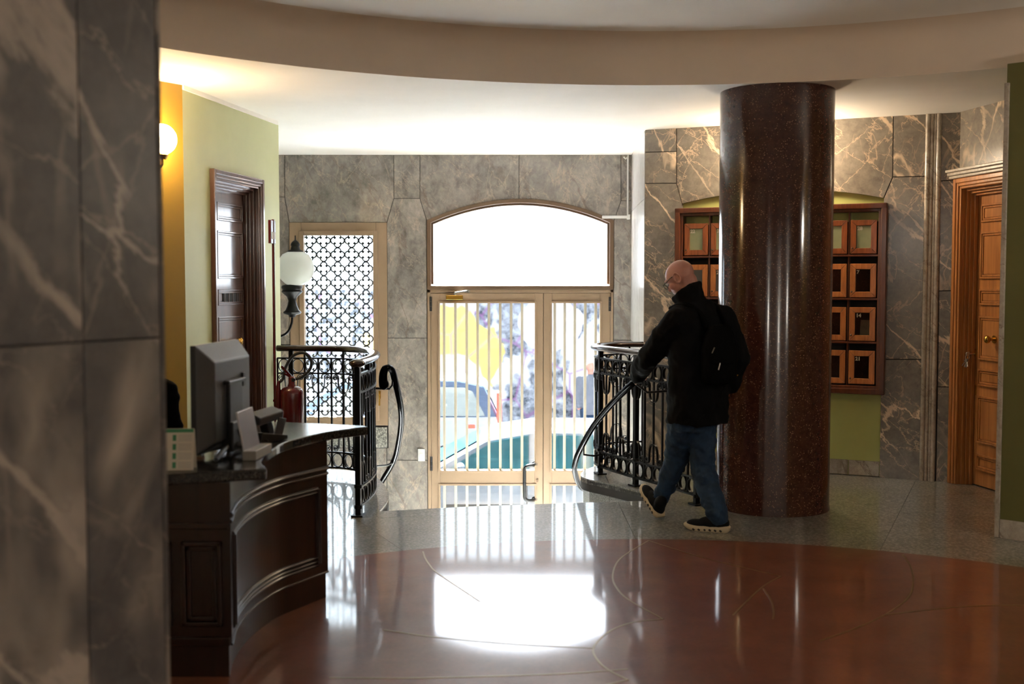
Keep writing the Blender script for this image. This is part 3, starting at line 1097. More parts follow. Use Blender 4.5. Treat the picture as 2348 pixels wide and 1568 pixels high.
# mailbox wall
MA, MBB = (1.149, 9.88), (3.455, 8.86)
mrot = rot_of(MA, MBB)
ML = math.hypot(MBB[0] - MA[0], MBB[1] - MA[1])
Wm = struct('wall_mailbox', (MA[0], MA[1], 0), mrot, 'taupe marble wall with an arched olive niche for mailboxes')
ob('niche', MB().bb(0.05, ML, 0.05, 0.3, ZL, ZC + 0.3), 'niche', Wm, label='olive green painted niche behind the mailboxes')
mb = MB().bb(0.0, 0.33, 0.012, 0.05, -0.04, 2.9).bb(1.99, ML, 0.012, 0.05, -0.04, 2.9).bb(0.33, 1.99, 0.012, 0.05, 2.34, 2.9)
ob('backing', mb, 'joint', Wm)
narc = lambda s: 2.332 - 0.092 * ((s - 1.157) / 0.825) ** 2
nc = lambda a, b, n=8: [(a + (b - a) * k / n, narc(a + (b - a) * k / n)) for k in range(n + 1)]
MS = [[(0.0, 2.9), (0.279, 2.9), (0.281, 2.689), (0.0, 2.694)],
      [(0.0, 2.694), (0.281, 2.689), (0.283, 2.419), (0.0, 2.426)],
      [(0.0, 2.426), (0.283, 2.419), (0.334, 2.24), (0.334, 1.05), (0.0, 1.05)],
      [(0.0, 1.05), (0.334, 1.05), (0.334, -0.04), (0.0, -0.04)],
      [(0.279, 2.9), (1.16, 2.9)] + nc(1.16, 0.334) + [(0.283, 2.419)],
      [(1.16, 2.9), (2.042, 2.9), (2.047, 2.406)] + nc(1.98, 1.16),
      [(2.042, 2.9), (2.292, 2.9), (2.291, 2.403), (2.047, 2.406)],
      [(2.047, 2.406), (2.291, 2.403), (2.297, 0.963), (1.982, 0.955), (1.98, 2.24)],
      [(1.982, 0.955), (2.297, 0.963), (2.292, -0.04), (1.982, -0.04)],
      [(2.40, 2.9), (2.56, 2.9), (2.56, 2.368), (2.40, 2.362)],
      [(2.40, 2.362), (2.56, 2.368), (2.56, 1.509), (2.405, 1.505)],
      [(2.405, 1.505), (2.56, 1.509), (2.56, 0.754), (2.41, 0.75)],
      [(2.41, 0.75), (2.56, 0.754), (2.56, -0.04), (2.412, -0.04)]]
for p in MS:
    slab(Wm, p, 'marble_hall', 0.0, 0.05)
for a, b in ((0.336, 0.75), (0.75, 1.16), (1.16, 1.57), (1.57, 1.735), (1.735, 1.98)):
    slab(Wm, [(a, 0.0), (b, 0.0), (b, 0.125), (a, 0.125)], 'marble_trim', 0.035, 0.06, name='baseboard_slab')
tr = MB()
for s, r in ((2.305, 0.02), (2.335, 0.014), (2.36, 0.012), (2.385, 0.02)):
    tr.lathe([(0, -0.04), (r, -0.04), (r, 2.89), (0, 2.89)], (s, 0.0, 0), 14)
tr.bb(2.288, 2.402, 0.0, 0.04, -0.04, 2.89)
ob('fluted_moulding', tr, 'marble_trim', Wm, sm=40, label='pale fluted marble moulding from floor to ceiling')

# right wall with the honey coloured door
RA, RB = (3.46, 8.83), (3.56, 8.23)
Rr = rot_of(RA, RB)
Wr = wall('wall_right', RA, (3.76, 7.03), -0.04, ZC + 0.01, 'olive', 0.3, 'marble faced wall holding the honey brown door', holes=[(0.02, 1.06, -0.04, 2.34)], y0=0.012)
slab(Wr, [(0.0, 2.435), (1.2, 2.435), (1.2, 2.9), (0.0, 2.9)], 'marble_hall')
slab(Wr, [(1.09, 0.0), (1.8, 0.0), (1.8, 2.43), (1.09, 2.43)], 'marble_hall')
cn = MB()
for k, (e, z0, z1) in enumerate(((0.03, 2.372, 2.395), (0.045, 2.395, 2.42), (0.06, 2.42, 2.442))):
    cn.bb(-0.07, 1.2, -e - 0.02, 0.01, z0, z1)
ob('cornice', cn, 'marble_trim', Wr, bev=0.006, label='pale marble cornice over the door')
D3 = struct('door_3', (RA[0], RA[1], 0), Rr, 'honey brown panelled door with brass knob beside the pier', 'door')
casing(D3, 0.06, 1.0, 2.29, 0.08, 0.04, 0.11, 'wood_oak')
lf3 = door_leaf(D3, 0.08, 0.98, [(0.145, 0.5), (0.56, 0.915)], 0.115, 'wood_oak', 2.275)
lf3b = MB()
kn = MB().ell((0.345, 0.05, 1.145), (0.028, 0.024, 0.03), None, 16, 10).tube([(0.345, 0.06, 1.145), (0.345, 0.12, 1.145)], 0.012, 10).lathe([(0, 0), (0.03, 0), (0.03, 0.008), (0, 0.008)], (0.345, 0.112, 1.145), 14, rot=Matrix.Rotation(PI / 2, 3, 'X'))
ob('door_knob', kn, 'brass', lf3, sm=50)
ob('lock_plate', MB().bb(0.085, 0.11, 0.108, 0.116, 0.70, 0.78).bb(0.085, 0.105, 0.104, 0.116, 1.0, 1.06), 'brass', lf3, bev=0.002)
ky = thing('key_bunch', 'bunch of steel keys hanging from the lock of the honey door', 'keys')
Mk = Matrix.Translation((RA[0], RA[1], 0)) @ Matrix.Rotation(Rr, 4, 'Z')
ky.matrix_basis = Mk @ Matrix.Translation((0.093, 0.06, 1.0))
ob('key', MB().tube([(0, 0.05, 0.02), (0, 0.0, 0.02)], 0.006, 6).ell((0, -0.01, 0.02), (0.006, 0.02, 0.018)), 'steel', ky)
ob('ring', MB().tube([(0.0, -0.015 + 0.016 * math.cos(t), -0.005 + 0.02 * math.sin(t)) for t in [2 * PI * k / 14 for k in range(14)]], 0.0025, 5, closed=True), 'steel', ky)
for k in range(5):
    a = (-50 + 25 * k) * PI / 180
    d = Vector((math.sin(a) * 0.5, -0.25 + 0.1 * (k % 3), -math.cos(a))).normalized()
    p0 = Vector((0, -0.018, -0.02))
    ob('key', MB().box(p0 + d * 0.012, (0.022, 0.003, 0.024), rot=d.to_track_quat('Z', 'X').to_matrix()).tube([p0 + d * 0.02, p0 + d * 0.065], 0.0035, 6), 'steel', ky)

# green pier at the far right
pp = [(3.0, 6.946), (4.75, 5.41), (4.95, 7.5), (3.25, 7.45)]
pi_ = struct('wall_pier', label='dark olive green pier at the right edge')
ob('plaster', MB().prism(pp, -0.04, ZC + 0.01), 'olive', pi_)
d = Vector((1.75, -1.536)).normalized()
nn = Vector((-d.y, d.x)) * -1
A0 = Vector((3.0, 6.946))
mbp = MB().prism([tuple(v) for v in (A0 - d * 0.012 + nn * 0.012, A0 + d * 0.018 + nn * 0.012, A0 + d * 0.018 - nn * 0.02, A0 - d * 0.012 - nn * 0.05)], 0.0, 2.78)
ob('edge_strip', mbp, 'marble_trim', pi_, bev=0.004)
for a, b in ((0.02, 0.5), (0.5, 1.0), (1.0, 1.6)):
    q = [A0 + d * (a + .002) + nn * 0.016, A0 + d * (b - .002) + nn * 0.016, A0 + d * (b - .002) - nn * 0.01, A0 + d * (a + .002) - nn * 0.01]
    ob('baseboard_slab', MB().prism([tuple(v) for v in q], 0.0, 0.115), 'marble_trim', pi_, bev=0.002)

# near marble pillar on the left of the frame
PA, PB = (-2.0, 1.0), (-0.926, 3.05)
Wp = struct('wall_near', (PA[0], PA[1], 0), rot_of(PA, PB), 'veined grey marble slabs of the near pillar')
PLn = math.hypot(PB[0] - PA[0], PB[1] - PA[1])
ob('backing', MB().bb(0, PLn - 0.03, 0.012, 0.35, -0.04, ZC + 0.01), 'joint', Wp)
def sp(px_s0, px_s1, z0, z1):
    slab(Wp, [(px_s0, z0), (px_s1, z0), (px_s1, z1), (px_s0, z1)], 'marble_pillar', 0.0, 0.03, 0.0025)
SJ = PLn - 0.285
for z0, z1 in ((0.0, 1.43), (1.43, 2.9)):
    sp(SJ, PLn - 0.028, z0, z1)
    sp(SJ - 0.75, SJ, z0, z1)
    sp(SJ - 1.6, SJ - 0.75, z0, z1)
ob('corner_strip', MB().prism([(PLn - 0.026, 0.0), (PLn - 0.008, 0.004), (PLn, 0.02), (PLn, 0.36), (PLn - 0.026, 0.36)], 0.0, ZC), 'marble_pillar', Wp)

# the rest of the hall, behind the picture
for nm, A, B in (('wall_back', (5.0, -3.1), (-4.1, -3.1)), ('wall_far_left', (-4.1, -3.1), (-4.1, 6.2)), ('wall_far_right', (4.8, 5.6), (4.8, -3.1)), ('wall_inner_left', (-4.1, 1.2), (-2.0, 1.2)), ('wall_cross', (-1.25, 3.3), (-4.1, 3.4)), ('wall_corner', (-4.1, 5.97), (-3.2, 5.97))):
    wall(nm, A, B, -0.04, ZC + 0.3, 'ochre' if 'right' in nm else 'plaster', 0.2)
for (a, b, c, d) in ((-4.3, -4.1, 3, 12.1), (4.98, 5.2, 5, 12.1), (1.25, 5.2, 10.2, 10.4), (-4.3, -2.66, 9.4, 9.6)):
    st(ob('wall_shell', MB().bb(a, b, c, d, ZL, ZC + 0.45), 'plaster'))

# porphyry column
colp = ob('column', MB().lathe([(0, -0.02), (0.392, -0.02), (0.392, 0.015), (0.388, 0.03), (0.388, ZC - 0.02), (0.388, ZC), (0, ZC)], (1.832, 7.916, 0), 96), 'porphyry', sm=40)
st(colp, 'polished dark red porphyry column with pale flecks', 'column')

# ------------------------------------------------------------------ railings
def railing(name, label, path, nb, newels, wob_end=None):
    T = thing(name, label, 'railing', tuple(path[0][:2]) + (0,), 0)
    base = Vector((path[0][0], path[0][1], 0))
    P0 = [Vector((x, y, 0)) - base for x, y in path]
    fine = catmull(P0, 10)
    P = resample(fine, nb)
    L = sum((b - a).length for a, b in zip(P, P[1:]))
    bay = L / nb
    pf = resample(fine, nb * 3)
    ov = [(0.044 * math.cos(t), 0.026 * math.sin(t)) for t in [2 * PI * k / 16 for k in range(16)]]
    hr = MB().sweep([p + Vector((0, 0, 1.035)) for p in pf], ov)
    t0 = (pf[0] - pf[1]).normalized()
    hr.ell(pf[0] + Vector((0, 0, 1.03)) + t0 * 0.0, (0.056, 0.056, 0.032), None, 18, 10)
    ob('handrail', hr, 'rail_wood', T, sm=50)
    for z, h_ in ((0.955, 0.012), (0.832, 0.012), (0.19, 0.012), (0.065, 0.014)):
        ob('rail_bar', MB().sweep([p + Vector((0, 0, z)) for p in pf], [(-0.014, -h_ / 2), (0.014, -h_ / 2), (0.014, h_ / 2), (-0.014, h_ / 2)]), 'iron', T)
    tang = []
    for i in range(nb + 1):
        a, b = P[max(0, i - 1)], P[min(nb, i + 1)]
        tang.append(math.atan2(b.y - a.y, b.x - a.x))
    # shared pieces
    bal = MB().box((0, 0, 0.51), (0.013, 0.013, 0.89)).mesh('baluster')
    balt = MB().box((0, 0, 0.54), (0.015, 0.015, 0.95)).mesh('baluster')

    def flatring(rx, rz, wd=0.022, th=0.006, n=20):
        mb = MB()
        vs, fs = [], []
        for k in range(n):
            t = 2 * PI * k / n
            c, s = math.cos(t), math.sin(t)
            for rr, y in ((0, -wd / 2), (0, wd / 2), (-th, wd / 2), (-th, -wd / 2)):
                vs.append(((rx + rr) * c, y, (rz + rr) * s))
        for k in range(n):
            for q in range(4):
                fs.append((k * 4 + q, k * 4 + (q + 1) % 4, ((k + 1) % n) * 4 + (q + 1) % 4, ((k + 1) % n) * 4 + q))
        return mb.add(vs, fs).mesh('ring')
    ring = flatring(bay * 0.44, 0.057)

    def flatstrip(pts, wd=0.018, th=0.006):
        mb = MB()
        vs, fs = [], []
        n = len(pts)
        for i in range(n):
            a, b = Vector(pts[max(0, i - 1)]), Vector(pts[min(n - 1, i + 1)])
            t = (b - a).normalized()
            nx, nz = -t.y * th / 2, t.x * th / 2
            x, z = pts[i]
            vs += [(x + nx, -wd / 2, z + nz), (x + nx, wd / 2, z + nz), (x - nx, wd / 2, z - nz), (x - nx, -wd / 2, z - nz)]
        for i in range(n - 1):
            for q in range(4):
                fs.append((i * 4 + q, i * 4 + (q + 1) % 4, i * 4 + 4 + (q + 1) % 4, i * 4 + 4 + q))
        fs += [(0, 1, 2, 3), ((n - 1) * 4 + 3, (n - 1) * 4 + 2, (n - 1) * 4 + 1, (n - 1) * 4)]
        return mb.add(vs, fs)

    def half(sg):
        cx, r1 = -0.70 * bay, 0.028
        pts = []
        for k in range(25):
            t = k / 24
            a = PI * 1.0 + (1 - t) * 3.2 * PI     # unwinding spiral, ends at angle 0 side
            r = 0.007 + (r1 - 0.007) * t
            pts.append((cx - r * math.cos(a) * 1.0, r * math.sin(-a)))
        pts2 = [Vector((p[0], p[1])) for p in pts]
        pts2 += [Vector(v) for v in ((-0.47 * bay, -0.025), (-0.45 * bay, -0.055), (-0.41 * bay, -0.085), (-0.32 * bay, -0.108), (-0.17 * bay, -0.123), (0, -0.128))]
        return [(sg * p.x, p.y) for p in pts2]
    sc = flatstrip(half(1))
    s2 = flatstrip(half(-1))
    sc.add(s2.v, s2.f)
    scm = sc.mesh('scroll')
    smooth(scm)
    smooth(ring)
    for me in (bal, balt, ring, scm):
        me.materials.append(M['iron'])
    for i in range(nb + 1):
        if i not in newels and i != 0:
            o = ob('baluster', balt if i % 3 == 0 else bal, None, T)
            o.location, o.rotation_euler = P[i], (0, 0, tang[i])
        if i < nb:
            m = (P[i] + P[i + 1]) / 2
            a = math.atan2(P[i + 1].y - P[i].y, P[i + 1].x - P[i].x)
            for z in (0.8935, 0.1275):
                o = ob('ring', ring, None, T)
                o.location, o.rotation_euler = m + Vector((0, 0, z)), (0, 0, a)
        if i % 2 == 1 and i < nb:
            for z, s in ((0.797, 1), (0.226, -1)):
                o = ob('scroll', scm, None, T)
                o.location, o.rotation_euler, o.scale = P[i] + Vector((0, 0, z)), (0, 0, tang[i]), (1, 1, s)
    for i in newels:
        mb = MB().box((0, 0, 0.51), (0.036, 0.036, 1.02)).box((0, 0, 0.006), (0.10, 0.08, 0.012)).lathe([(0, 0.05), (0.027, 0.05), (0.027, 0.075), (0, 0.075)], (0, 0, 0), 10).lathe([(0, 0.19), (0.027, 0.19), (0.027, 0.215), (0, 0.215)], (0, 0, 0), 10)
        o = ob('newel_post', mb, 'iron', T, bev=0.002)
        o.location, o.rotation_euler = P[i], (0, 0, tang[i])
    # scrolled bracket under the end of the handrail
    dt = (P[0] - P[1]).normalized()
    cpt = P[0] + dt * -0.05 + Vector((0, 0, 0.985))
    br = MB().tube([cpt + dt * (0.045 * math.cos(t)) * (1 - t / 14) + Vector((0, 0, 0.035 * math.sin(t) * (1 - t / 14))) for t in [0.35 * k for k in range(30)]], 0.009, 6)
    ob('end_scroll', br, 'iron', T, sm=50)
    return T


PL_ = [(-1.035, 7.573), (-1.005, 7.85), (-1.0, 8.15), (-1.035, 8.5), (-1.105, 8.8), (-1.215, 9.02), (-1.38, 9.16), (-1.6, 9.22), (-1.915, 9.24)]
PR_ = [(1.307, 7.962), (1.125, 8.38), (0.95, 8.718), (0.805, 9.03), (0.715, 9.279), (0.70, 9.46), (0.76, 9.62), (0.90, 9.75), (1.13, 9.80)]
railing('stair_railing', 'black scrolled iron railing ending beside the red extinguisher at left', PL_, 20, [0, 19])
railing('stair_railing', 'black scrolled iron railing the man passes in front of the mailbox wall', PR_, 19, [0, 7, 12])


def stair_rail(label, pts, r, brackets, curl=None, collar=None):
    T = thing('stair_handrail', label, 'handrail', pts[0])
    b = Vector(pts[0])
    p = [Vector(q) - b for q in pts]
    mb = MB().tube(catmull(p, 8), r, 12)
    mb.ell(p[-1], (r, r, r), None, 10, 6)
    mb.ell(p[0], (r, r, r), None, 10, 6)
    ob('tube', mb, 'black_gloss', T, sm=50)
    if curl:
        c = catmull([Vector(q) - b for q in curl], 6)
        ob('curl', MB().tube(c, [r * (1 + 0.5 * k / len(c)) for k in range(len(c))], 12).ell(c[-1], (r * 1.5, r * 1.5, r * 1.7), None, 12, 8), 'black_gloss', T, sm=50)
    for q in brackets:
        ob('bracket', MB().tube([Vector(v) - b for v in q], 0.008, 8), 'iron', T, sm=50)
    return T


stair_rail('black curved handrail going down at the left side of the steps',
           [(-0.885, 8.08, 0.965), (-0.862, 8.14, 0.935), (-0.845, 8.28, 0.80), (-0.84, 8.5, 0.645), (-0.858, 8.75, 0.499), (-0.912, 9.1, 0.297), (-0.99, 9.45, 0.081), (-1.148, 9.9, -0.183)], 0.024,
           [[(-0.995, 8.25, 0.80), (-0.89, 8.22, 0.80), (-0.868, 8.2, 0.83), (-0.862, 8.18, 0.9)], [(-1.15, 9.0, 0.10), (-1.04, 9.35, 0.055), (-1.0, 9.45, 0.06)]],
           [(-0.885, 8.08, 0.965), (-0.905, 8.045, 0.955), (-0.915, 8.03, 0.915), (-0.915, 8.03, 0.87), (-0.91, 8.03, 0.85)])
stair_rail('black curved handrail held by the man at the right side of the steps',
           [(0.905, 7.70, 0.945), (0.836, 7.85, 0.869), (0.769, 8.1, 0.759), (0.701, 8.4, 0.624), (0.632, 8.7, 0.471), (0.571, 9.0, 0.293), (0.53, 9.25, 0.131), (0.527, 9.45, -0.011), (0.597, 9.75, -0.195), (0.75, 10.0, -0.33)], 0.024,
           [[(0.571, 9.0, 0.27), (0.575, 9.05, 0.19), (0.66, 9.15, 0.165), (0.735, 9.22, 0.165)], [(0.86, 7.8, 0.87), (0.95, 7.95, 0.80), (1.2, 8.2, 0.79)]])

# ------------------------------------------------------------------ reception desk
FR = [(-1.117, 4.453), (-1.151, 4.678), (-1.15, 4.958), (-1.1, 5.238), (-1.019, 5.409), (-0.919, 5.598)]
T = thing('reception_desk', 'dark walnut reception desk with concave front and granite counter top', 'desk', (-1.4, 5.0, 0))
off = Vector((-1.4, 5.0, 0))
fp = [p - off for p in catmull([(x, y, 0) for x, y in FR], 8)]
fp.reverse()        # travel towards the camera so that the right-hand side (n > 0) is the inside
body = [(p.x, p.y) for p in reversed(fp)] + [(-0.93 + 1.4, 5.66 - 5.0), (-1.25 + 1.4, 5.95 - 5.0), (-1.62 + 1.4, 5.62 - 5.0), (-1.93 + 1.4, 5.25 - 5.0), (-2.0 + 1.4, 4.44 - 5)]
ob('body', MB().prism(body, 0.13, 0.785), 'wood_dark', T)
pin = [(p.x, p.y) for p in reversed([q + Vector((-0.012, 0, 0)) for q in fp])] + [(-0.945 + 1.4, 5.65 - 5.0), (-1.25 + 1.4, 5.93 - 5.0), (-1.62 + 1.4, 5.6 - 5.0), (-1.92 + 1.4, 5.25 - 5.0), (-2.0 + 1.4, 4.46 - 5)]
ob('plinth', MB().prism(pin, 0.0, 0.132), 'wood_dark', T)
bead = lambda z, r: MB().sweep([p + Vector((0, 0, z)) for p in fp], [(0.004, -r), (-r * .5, -r * 0.8), (-r, 0), (-r * .5, r * .8), (0.004, r)])
for z, r in ((0.655, 0.012), (0.628, 0.009)):
    ob('moulding', bead(z, r), 'wood_dark', T, sm=60)
pn = fp[3:-3]
beadp = lambda z, r: MB().sweep([p + Vector((0, 0, z)) for p in pn], [(0.004, -r), (-r * .5, -r * 0.8), (-r, 0), (-r * .5, r * .8), (0.004, r)])
for z in (0.562, 0.545, 0.222, 0.202, 0.185):
    ob('panel_moulding', beadp(z, 0.011), 'wood_dark', T, sm=60)
for p in (pn[0], pn[-1]):
    ob('panel_moulding', MB().box((p.x, p.y, 0.374), (0.024, 0.024, 0.37)).box((p.x + 0.004, p.y, 0.374), (0.03, 0.012, 0.37)), 'wood_dark', T, bev=0.004)
ob('foot_moulding', bead(0.133, 0.006), 'wood_dark', T, sm=60)
# pedestal face towards the camera
px0, px1, py_ = -1.93 + 1.4, -1.122 + 1.4, 4.447 - 5.0
fm = MB()
for z0, z1, e in ((0.132, 0.165, 0.012), (0.60, 0.625, 0.012)):
    fm.bb(px0, px1, py_ - e, py_ + 0.01, z0, z1)
ob('moulding', fm, 'wood_dark', T, bev=0.004)
for a, b in ((px1 - 0.19, px1 - 0.03), (px1 - 0.62, px1 - 0.23)):
    m_ = MB()
    for e, dpt in ((0, 0.014), (0.02, 0.008)):
        c, d = 0.21 + e, 0.55 - e
        a_, b_ = a + e, b - e
        m_.bb(a_, b_, py_ - dpt, py_ + .01, c, c + 0.018).bb(a_, b_, py_ - dpt, py_ + .01, d - 0.018, d).bb(a_, a_ + 0.018, py_ - dpt, py_ + .01, c, d).bb(b_ - 0.018, b_, py_ - dpt, py_ + .01, c, d)
    ob('panel_moulding', m_, 'wood_dark', T, bev=0.004)
TOP = [(-0.984, 4.518), (-1.035, 4.66), (-1.058, 4.80), (-1.076, 4.974), (-1.052, 5.288), (-0.939, 5.596), (-0.80, 5.78), (-0.745, 5.835)]
tp = [(p.x + 1.4, p.y - 5.0) for p in catmull([(x, y, 0) for x, y in TOP], 6)] + [(-0.765 + 1.4, 5.875 - 5), (-1.265 + 1.4, 6.05 - 5), (-1.45 + 1.4, 5.90 - 5), (-1.64 + 1.4, 5.72 - 5), (-2.02 + 1.4, 5.32 - 5), (-2.06 + 1.4, 4.25 - 5), (-1.33 + 1.4, 4.384 - 5)]
ob('counter_top', MB().prism(tp, 0.785, 0.83), 'granite_top', T, bev=0.008)
DT = 0.8305     # height of the counter surface

# monitor seen from behind
mo = thing('computer_monitor', 'grey backed computer monitor on splayed feet on the counter', 'monitor', (-1.245, 4.93, DT + 0.001), 0)
# local x along depth of the monitor's plane (towards far end), local y to the screen side
ang = math.atan2(5.23 - 4.70, -1.261 + 1.316)
mo.rotation_euler = (0, 0, ang)
u0, u1, zb, zt = -0.245, 0.285, 0.025, 0.482
fy = 0.055     # screen side (away from the visitor)
ob('bezel', MB().bb(u0, u1, fy - 0.012, fy + 0.012, zb, zt), 'black_plastic', mo, bev=0.004)
ob('screen', MB().bb(u0 + 0.02, u1 - 0.02, fy + 0.010, fy + 0.014, zb + 0.03, zt - 0.02), 'dark', mo)
a = (u0, u1, zb, zt)
b = (u0 + 0.065, u1 - 0.025, zb + 0.045, zt - 0.072)
y0, y1 = fy - 0.01, fy - 0.07
vs = [(a[0], y0, a[2]), (a[1], y0, a[2]), (a[1], y0, a[3]), (a[0], y0, a[3]), (b[0], y1, b[2]), (b[1], y1, b[2]), (b[1], y1, b[3]), (b[0], y1, b[3])]
ob('back_shell', MB().add(vs, [(3, 2, 1, 0), (4, 5, 6, 7), (0, 1, 5, 4), (1, 2, 6, 5), (2, 3, 7, 6), (3, 0, 4, 7)]), 'grey_plastic', mo, bev=0.006)
ob('mount', MB().bb(-0.05, 0.11, y1 - 0.018, y1 + 0.005, 0.12, 0.31).bb(-0.08, 0.13, y1 - 0.028, y1 + 0.0, 0.305, 0.322), 'black_plastic', mo, bev=0.005)
ob('stand', MB().bb(-0.05, 0.06, y1 - 0.03, y1 + 0.02, 0.01, 0.14), 'black_plastic', mo, bev=0.005)
for dx, dy in ((-0.26, -0.03), (0.02, -0.15), (-0.22, 0.12), (0.24, 0.10)):
    ob('foot', MB().tube(catmull([(0, y1 + 0.01, 0.035), (dx * 0.5, y1 + dy * 0.5, 0.03), (dx, y1 + dy, 0.0105)], 4), [0.014, 0.014, 0.013, 0.013, 0.012, 0.012, 0.011, 0.010, 0.009], 8), 'grey_plastic', mo, sm=60)
ob('connector', MB().bb(0.14, 0.17, y1 - 0.012, y1 + 0.004, 0.28, 0.34).bb(0.18, 0.19, y1 - 0.008, y1 + 0.004, 0.30, 0.315), 'black_plastic', mo, bev=0.002)
ob('cable', MB().tube(catmull([(0.02, y1 - 0.02, 0.12), (0.0, y1 - 0.05, 0.06), (0.05, y1 - 0.07, 0.006), (0.12, y1 - 0.05, 0.005)], 6), 0.004, 6), 'black_plastic', mo, sm=60)

pm = thing('card_stand', 'tilted glossy silver sheet on a small grey block in front of the monitor back', 'display stand', (-1.10, 4.84, DT))
ob('base', MB().prism([(-0.028, -0.13), (0.028, -0.125), (0.045, 0.11), (-0.012, 0.115)], 0.0, 0.04), 'block_grey', pm, bev=0.003)
qs = [Vector(v) - Vector((-1.11, 4.84, DT)) for v in ((-1.134, 4.735, 0.868), (-1.110, 4.92, 0.868), (-1.140, 4.92, 1.035), (-1.163, 4.735, 1.030))]
ob('sheet', MB().add(qs + [v - Vector((0.008, -0.001, 0.0)) for v in qs], [(0, 1, 2, 3), (7, 6, 5, 4), (0, 4, 5, 1), (1, 5, 6, 2), (2, 6, 7, 3), (3, 7, 4, 0)]), 'silver_sheet', pm, bev=0.002)

ph = thing('card_terminal', 'dark grey desk terminal with a tilted display at the counter bend', 'terminal', (-1.165, 5.30, DT + 0.002), math.radians(62))
ob('base', MB().wprism([(-0.10, 0), (0.10, 0), (0.10, 0.02), (-0.08, 0.05)], -0.06, 0.06), 'black_plastic', ph, bev=0.004)
ob('column', MB().box((0.02, 0.0, 0.055), (0.04, 0.05, 0.10), rot=Euler((0, math.radians(-18), 0)).to_matrix()), 'black_plastic', ph, bev=0.004)
ob('display_box', MB().box((0.0, -0.01, 0.118), (0.17, 0.075, 0.04), rot=Euler((math.radians(18), math.radians(-6), 0)).to_matrix()), 'grey_plastic', ph, bev=0.006)
ob('leg_panel', MB().box((0.045, -0.055, 0.052), (0.055, 0.008, 0.11), rot=Euler((math.radians(8), math.radians(12), 0)).to_matrix()), 'grey_plastic', ph, bev=0.002)
ob('cap', MB().lathe([(0, -0.02), (0.014, -0.02), (0.014, 0.02), (0, 0.02)], (0.088, -0.01, 0.125), 14, rot=Matrix.Rotation(PI / 2, 3, 'Y')), 'black_plastic', ph, sm=40)
ob('cord', MB().tube(catmull([(-0.02, 0.03, 0.11), (-0.08, 0.02, 0.10), (-0.10, 0.0, 0.05), (-0.06, -0.075, 0.01)], 6), 0.005, 6), 'black_plastic', ph, sm=60)

ca = thing('desk_calendar', 'small standing calendar sheet with a green header on the counter', 'calendar', (-1.36, 4.47, DT), math.radians(6))
ob('sheet', MB().box((0, 0, 0.083), (0.19, 0.004, 0.166), rot=Euler((math.radians(-10), 0, 0)).to_matrix()), 'white_card', ca)
ob('back_flap', MB().box((0, 0.045, 0.08), (0.19, 0.004, 0.166), rot=Euler((math.radians(14), 0, 0)).to_matrix()), 'white_card', ca)
rm = Euler((math.radians(-10), 0, 0)).to_matrix()
cpos = lambda x, z: Vector((0, 0, 0.083)) + rm @ Vector((x, -0.0028, z))
ob('header', MB().box(cpos(0, 0.074), (0.188, 0.001, 0.014), rot=rm), 'green_card', ca)
for r in range(4):
    zc = 0.046 - 0.036 * r
    for x_, w_ in ((0.02, 0.014), (-0.055, 0.014)):
        ob('month_mark', MB().box(cpos(x_, zc), (w_, 0.001, 0.024), rot=rm), 'green_card', ca)
    for k in range(4):
        ob('print_line', MB().box(cpos(0.062, zc + 0.01 - 0.007 * k), (0.05, 0.001, 0.0022), rot=rm), 'grey_print', ca)
pa = thing('paper_stack', 'small stack of orange and white papers between calendar and monitor', 'papers', (-1.425, 5.0, DT), 0.3)
z = 0
for k, (mt, th) in enumerate((('white_card', 0.02), ('orange_paper', 0.012), ('white_card', 0.016), ('orange_paper', 0.012))):
    ob('booklet', MB().box((0.006 * (k % 2), 0.004 * k, z + th / 2), (0.10, 0.14, th - 0.001), 0.08 * (k - 1)), mt, pa)
    z += th

# office chair with a black jacket behind the desk
oc = thing('office_chair', 'black office chair behind the left part of the desk', 'chair', (-2.08, 6.02, 0), math.radians(-30))
ob('seat', MB().ell((0, 0, 0.47), (0.25, 0.24, 0.05)), 'black_plastic', oc, sm=60)
jb = MB()
for k in range(10):
    z = 0.55 + 0.05 * k
    jb.ell((0.008 * math.sin(k * 2.1), 0.22, z), (0.215 + 0.02 * math.sin(k * 1.7) - 0.012 * max(0, k - 6), 0.055 + 0.012 * math.cos(k * 2.3), 0.06))
bk_ = ob('backrest', jb, 'pack', oc, sm=60)
rm_ = bk_.modifiers.new('remesh', 'REMESH')
rm_.mode, rm_.voxel_size, rm_.use_smooth_shade = 'VOXEL', 0.014, True
sm_ = bk_.modifiers.new('smooth', 'SMOOTH')
sm_.iterations = 8
ob('gas_lift', MB().lathe([(0, 0.08), (0.03, 0.08), (0.03, 0.44), (0, 0.44)], (0, 0, 0), 12), 'black_plastic', oc)
ob('back_bar', MB().tube([(0, 0.1, 0.45), (0, 0.22, 0.47), (0, 0.23, 0.62)], 0.02, 8), 'black_plastic', oc)
for k in range(5):
    a = 2 * PI * k / 5
    l_ = ob('leg', MB().tube([(0, 0, 0.10), (0.28 * math.cos(a), 0.28 * math.sin(a), 0.075)], [0.025, 0.016], 8), 'black_plastic', oc)
    ob('caster', MB().ell((0.28 * math.cos(a), 0.28 * math.sin(a), 0.032), (0.032, 0.032, 0.032), None, 10, 6), 'rubber', l_)

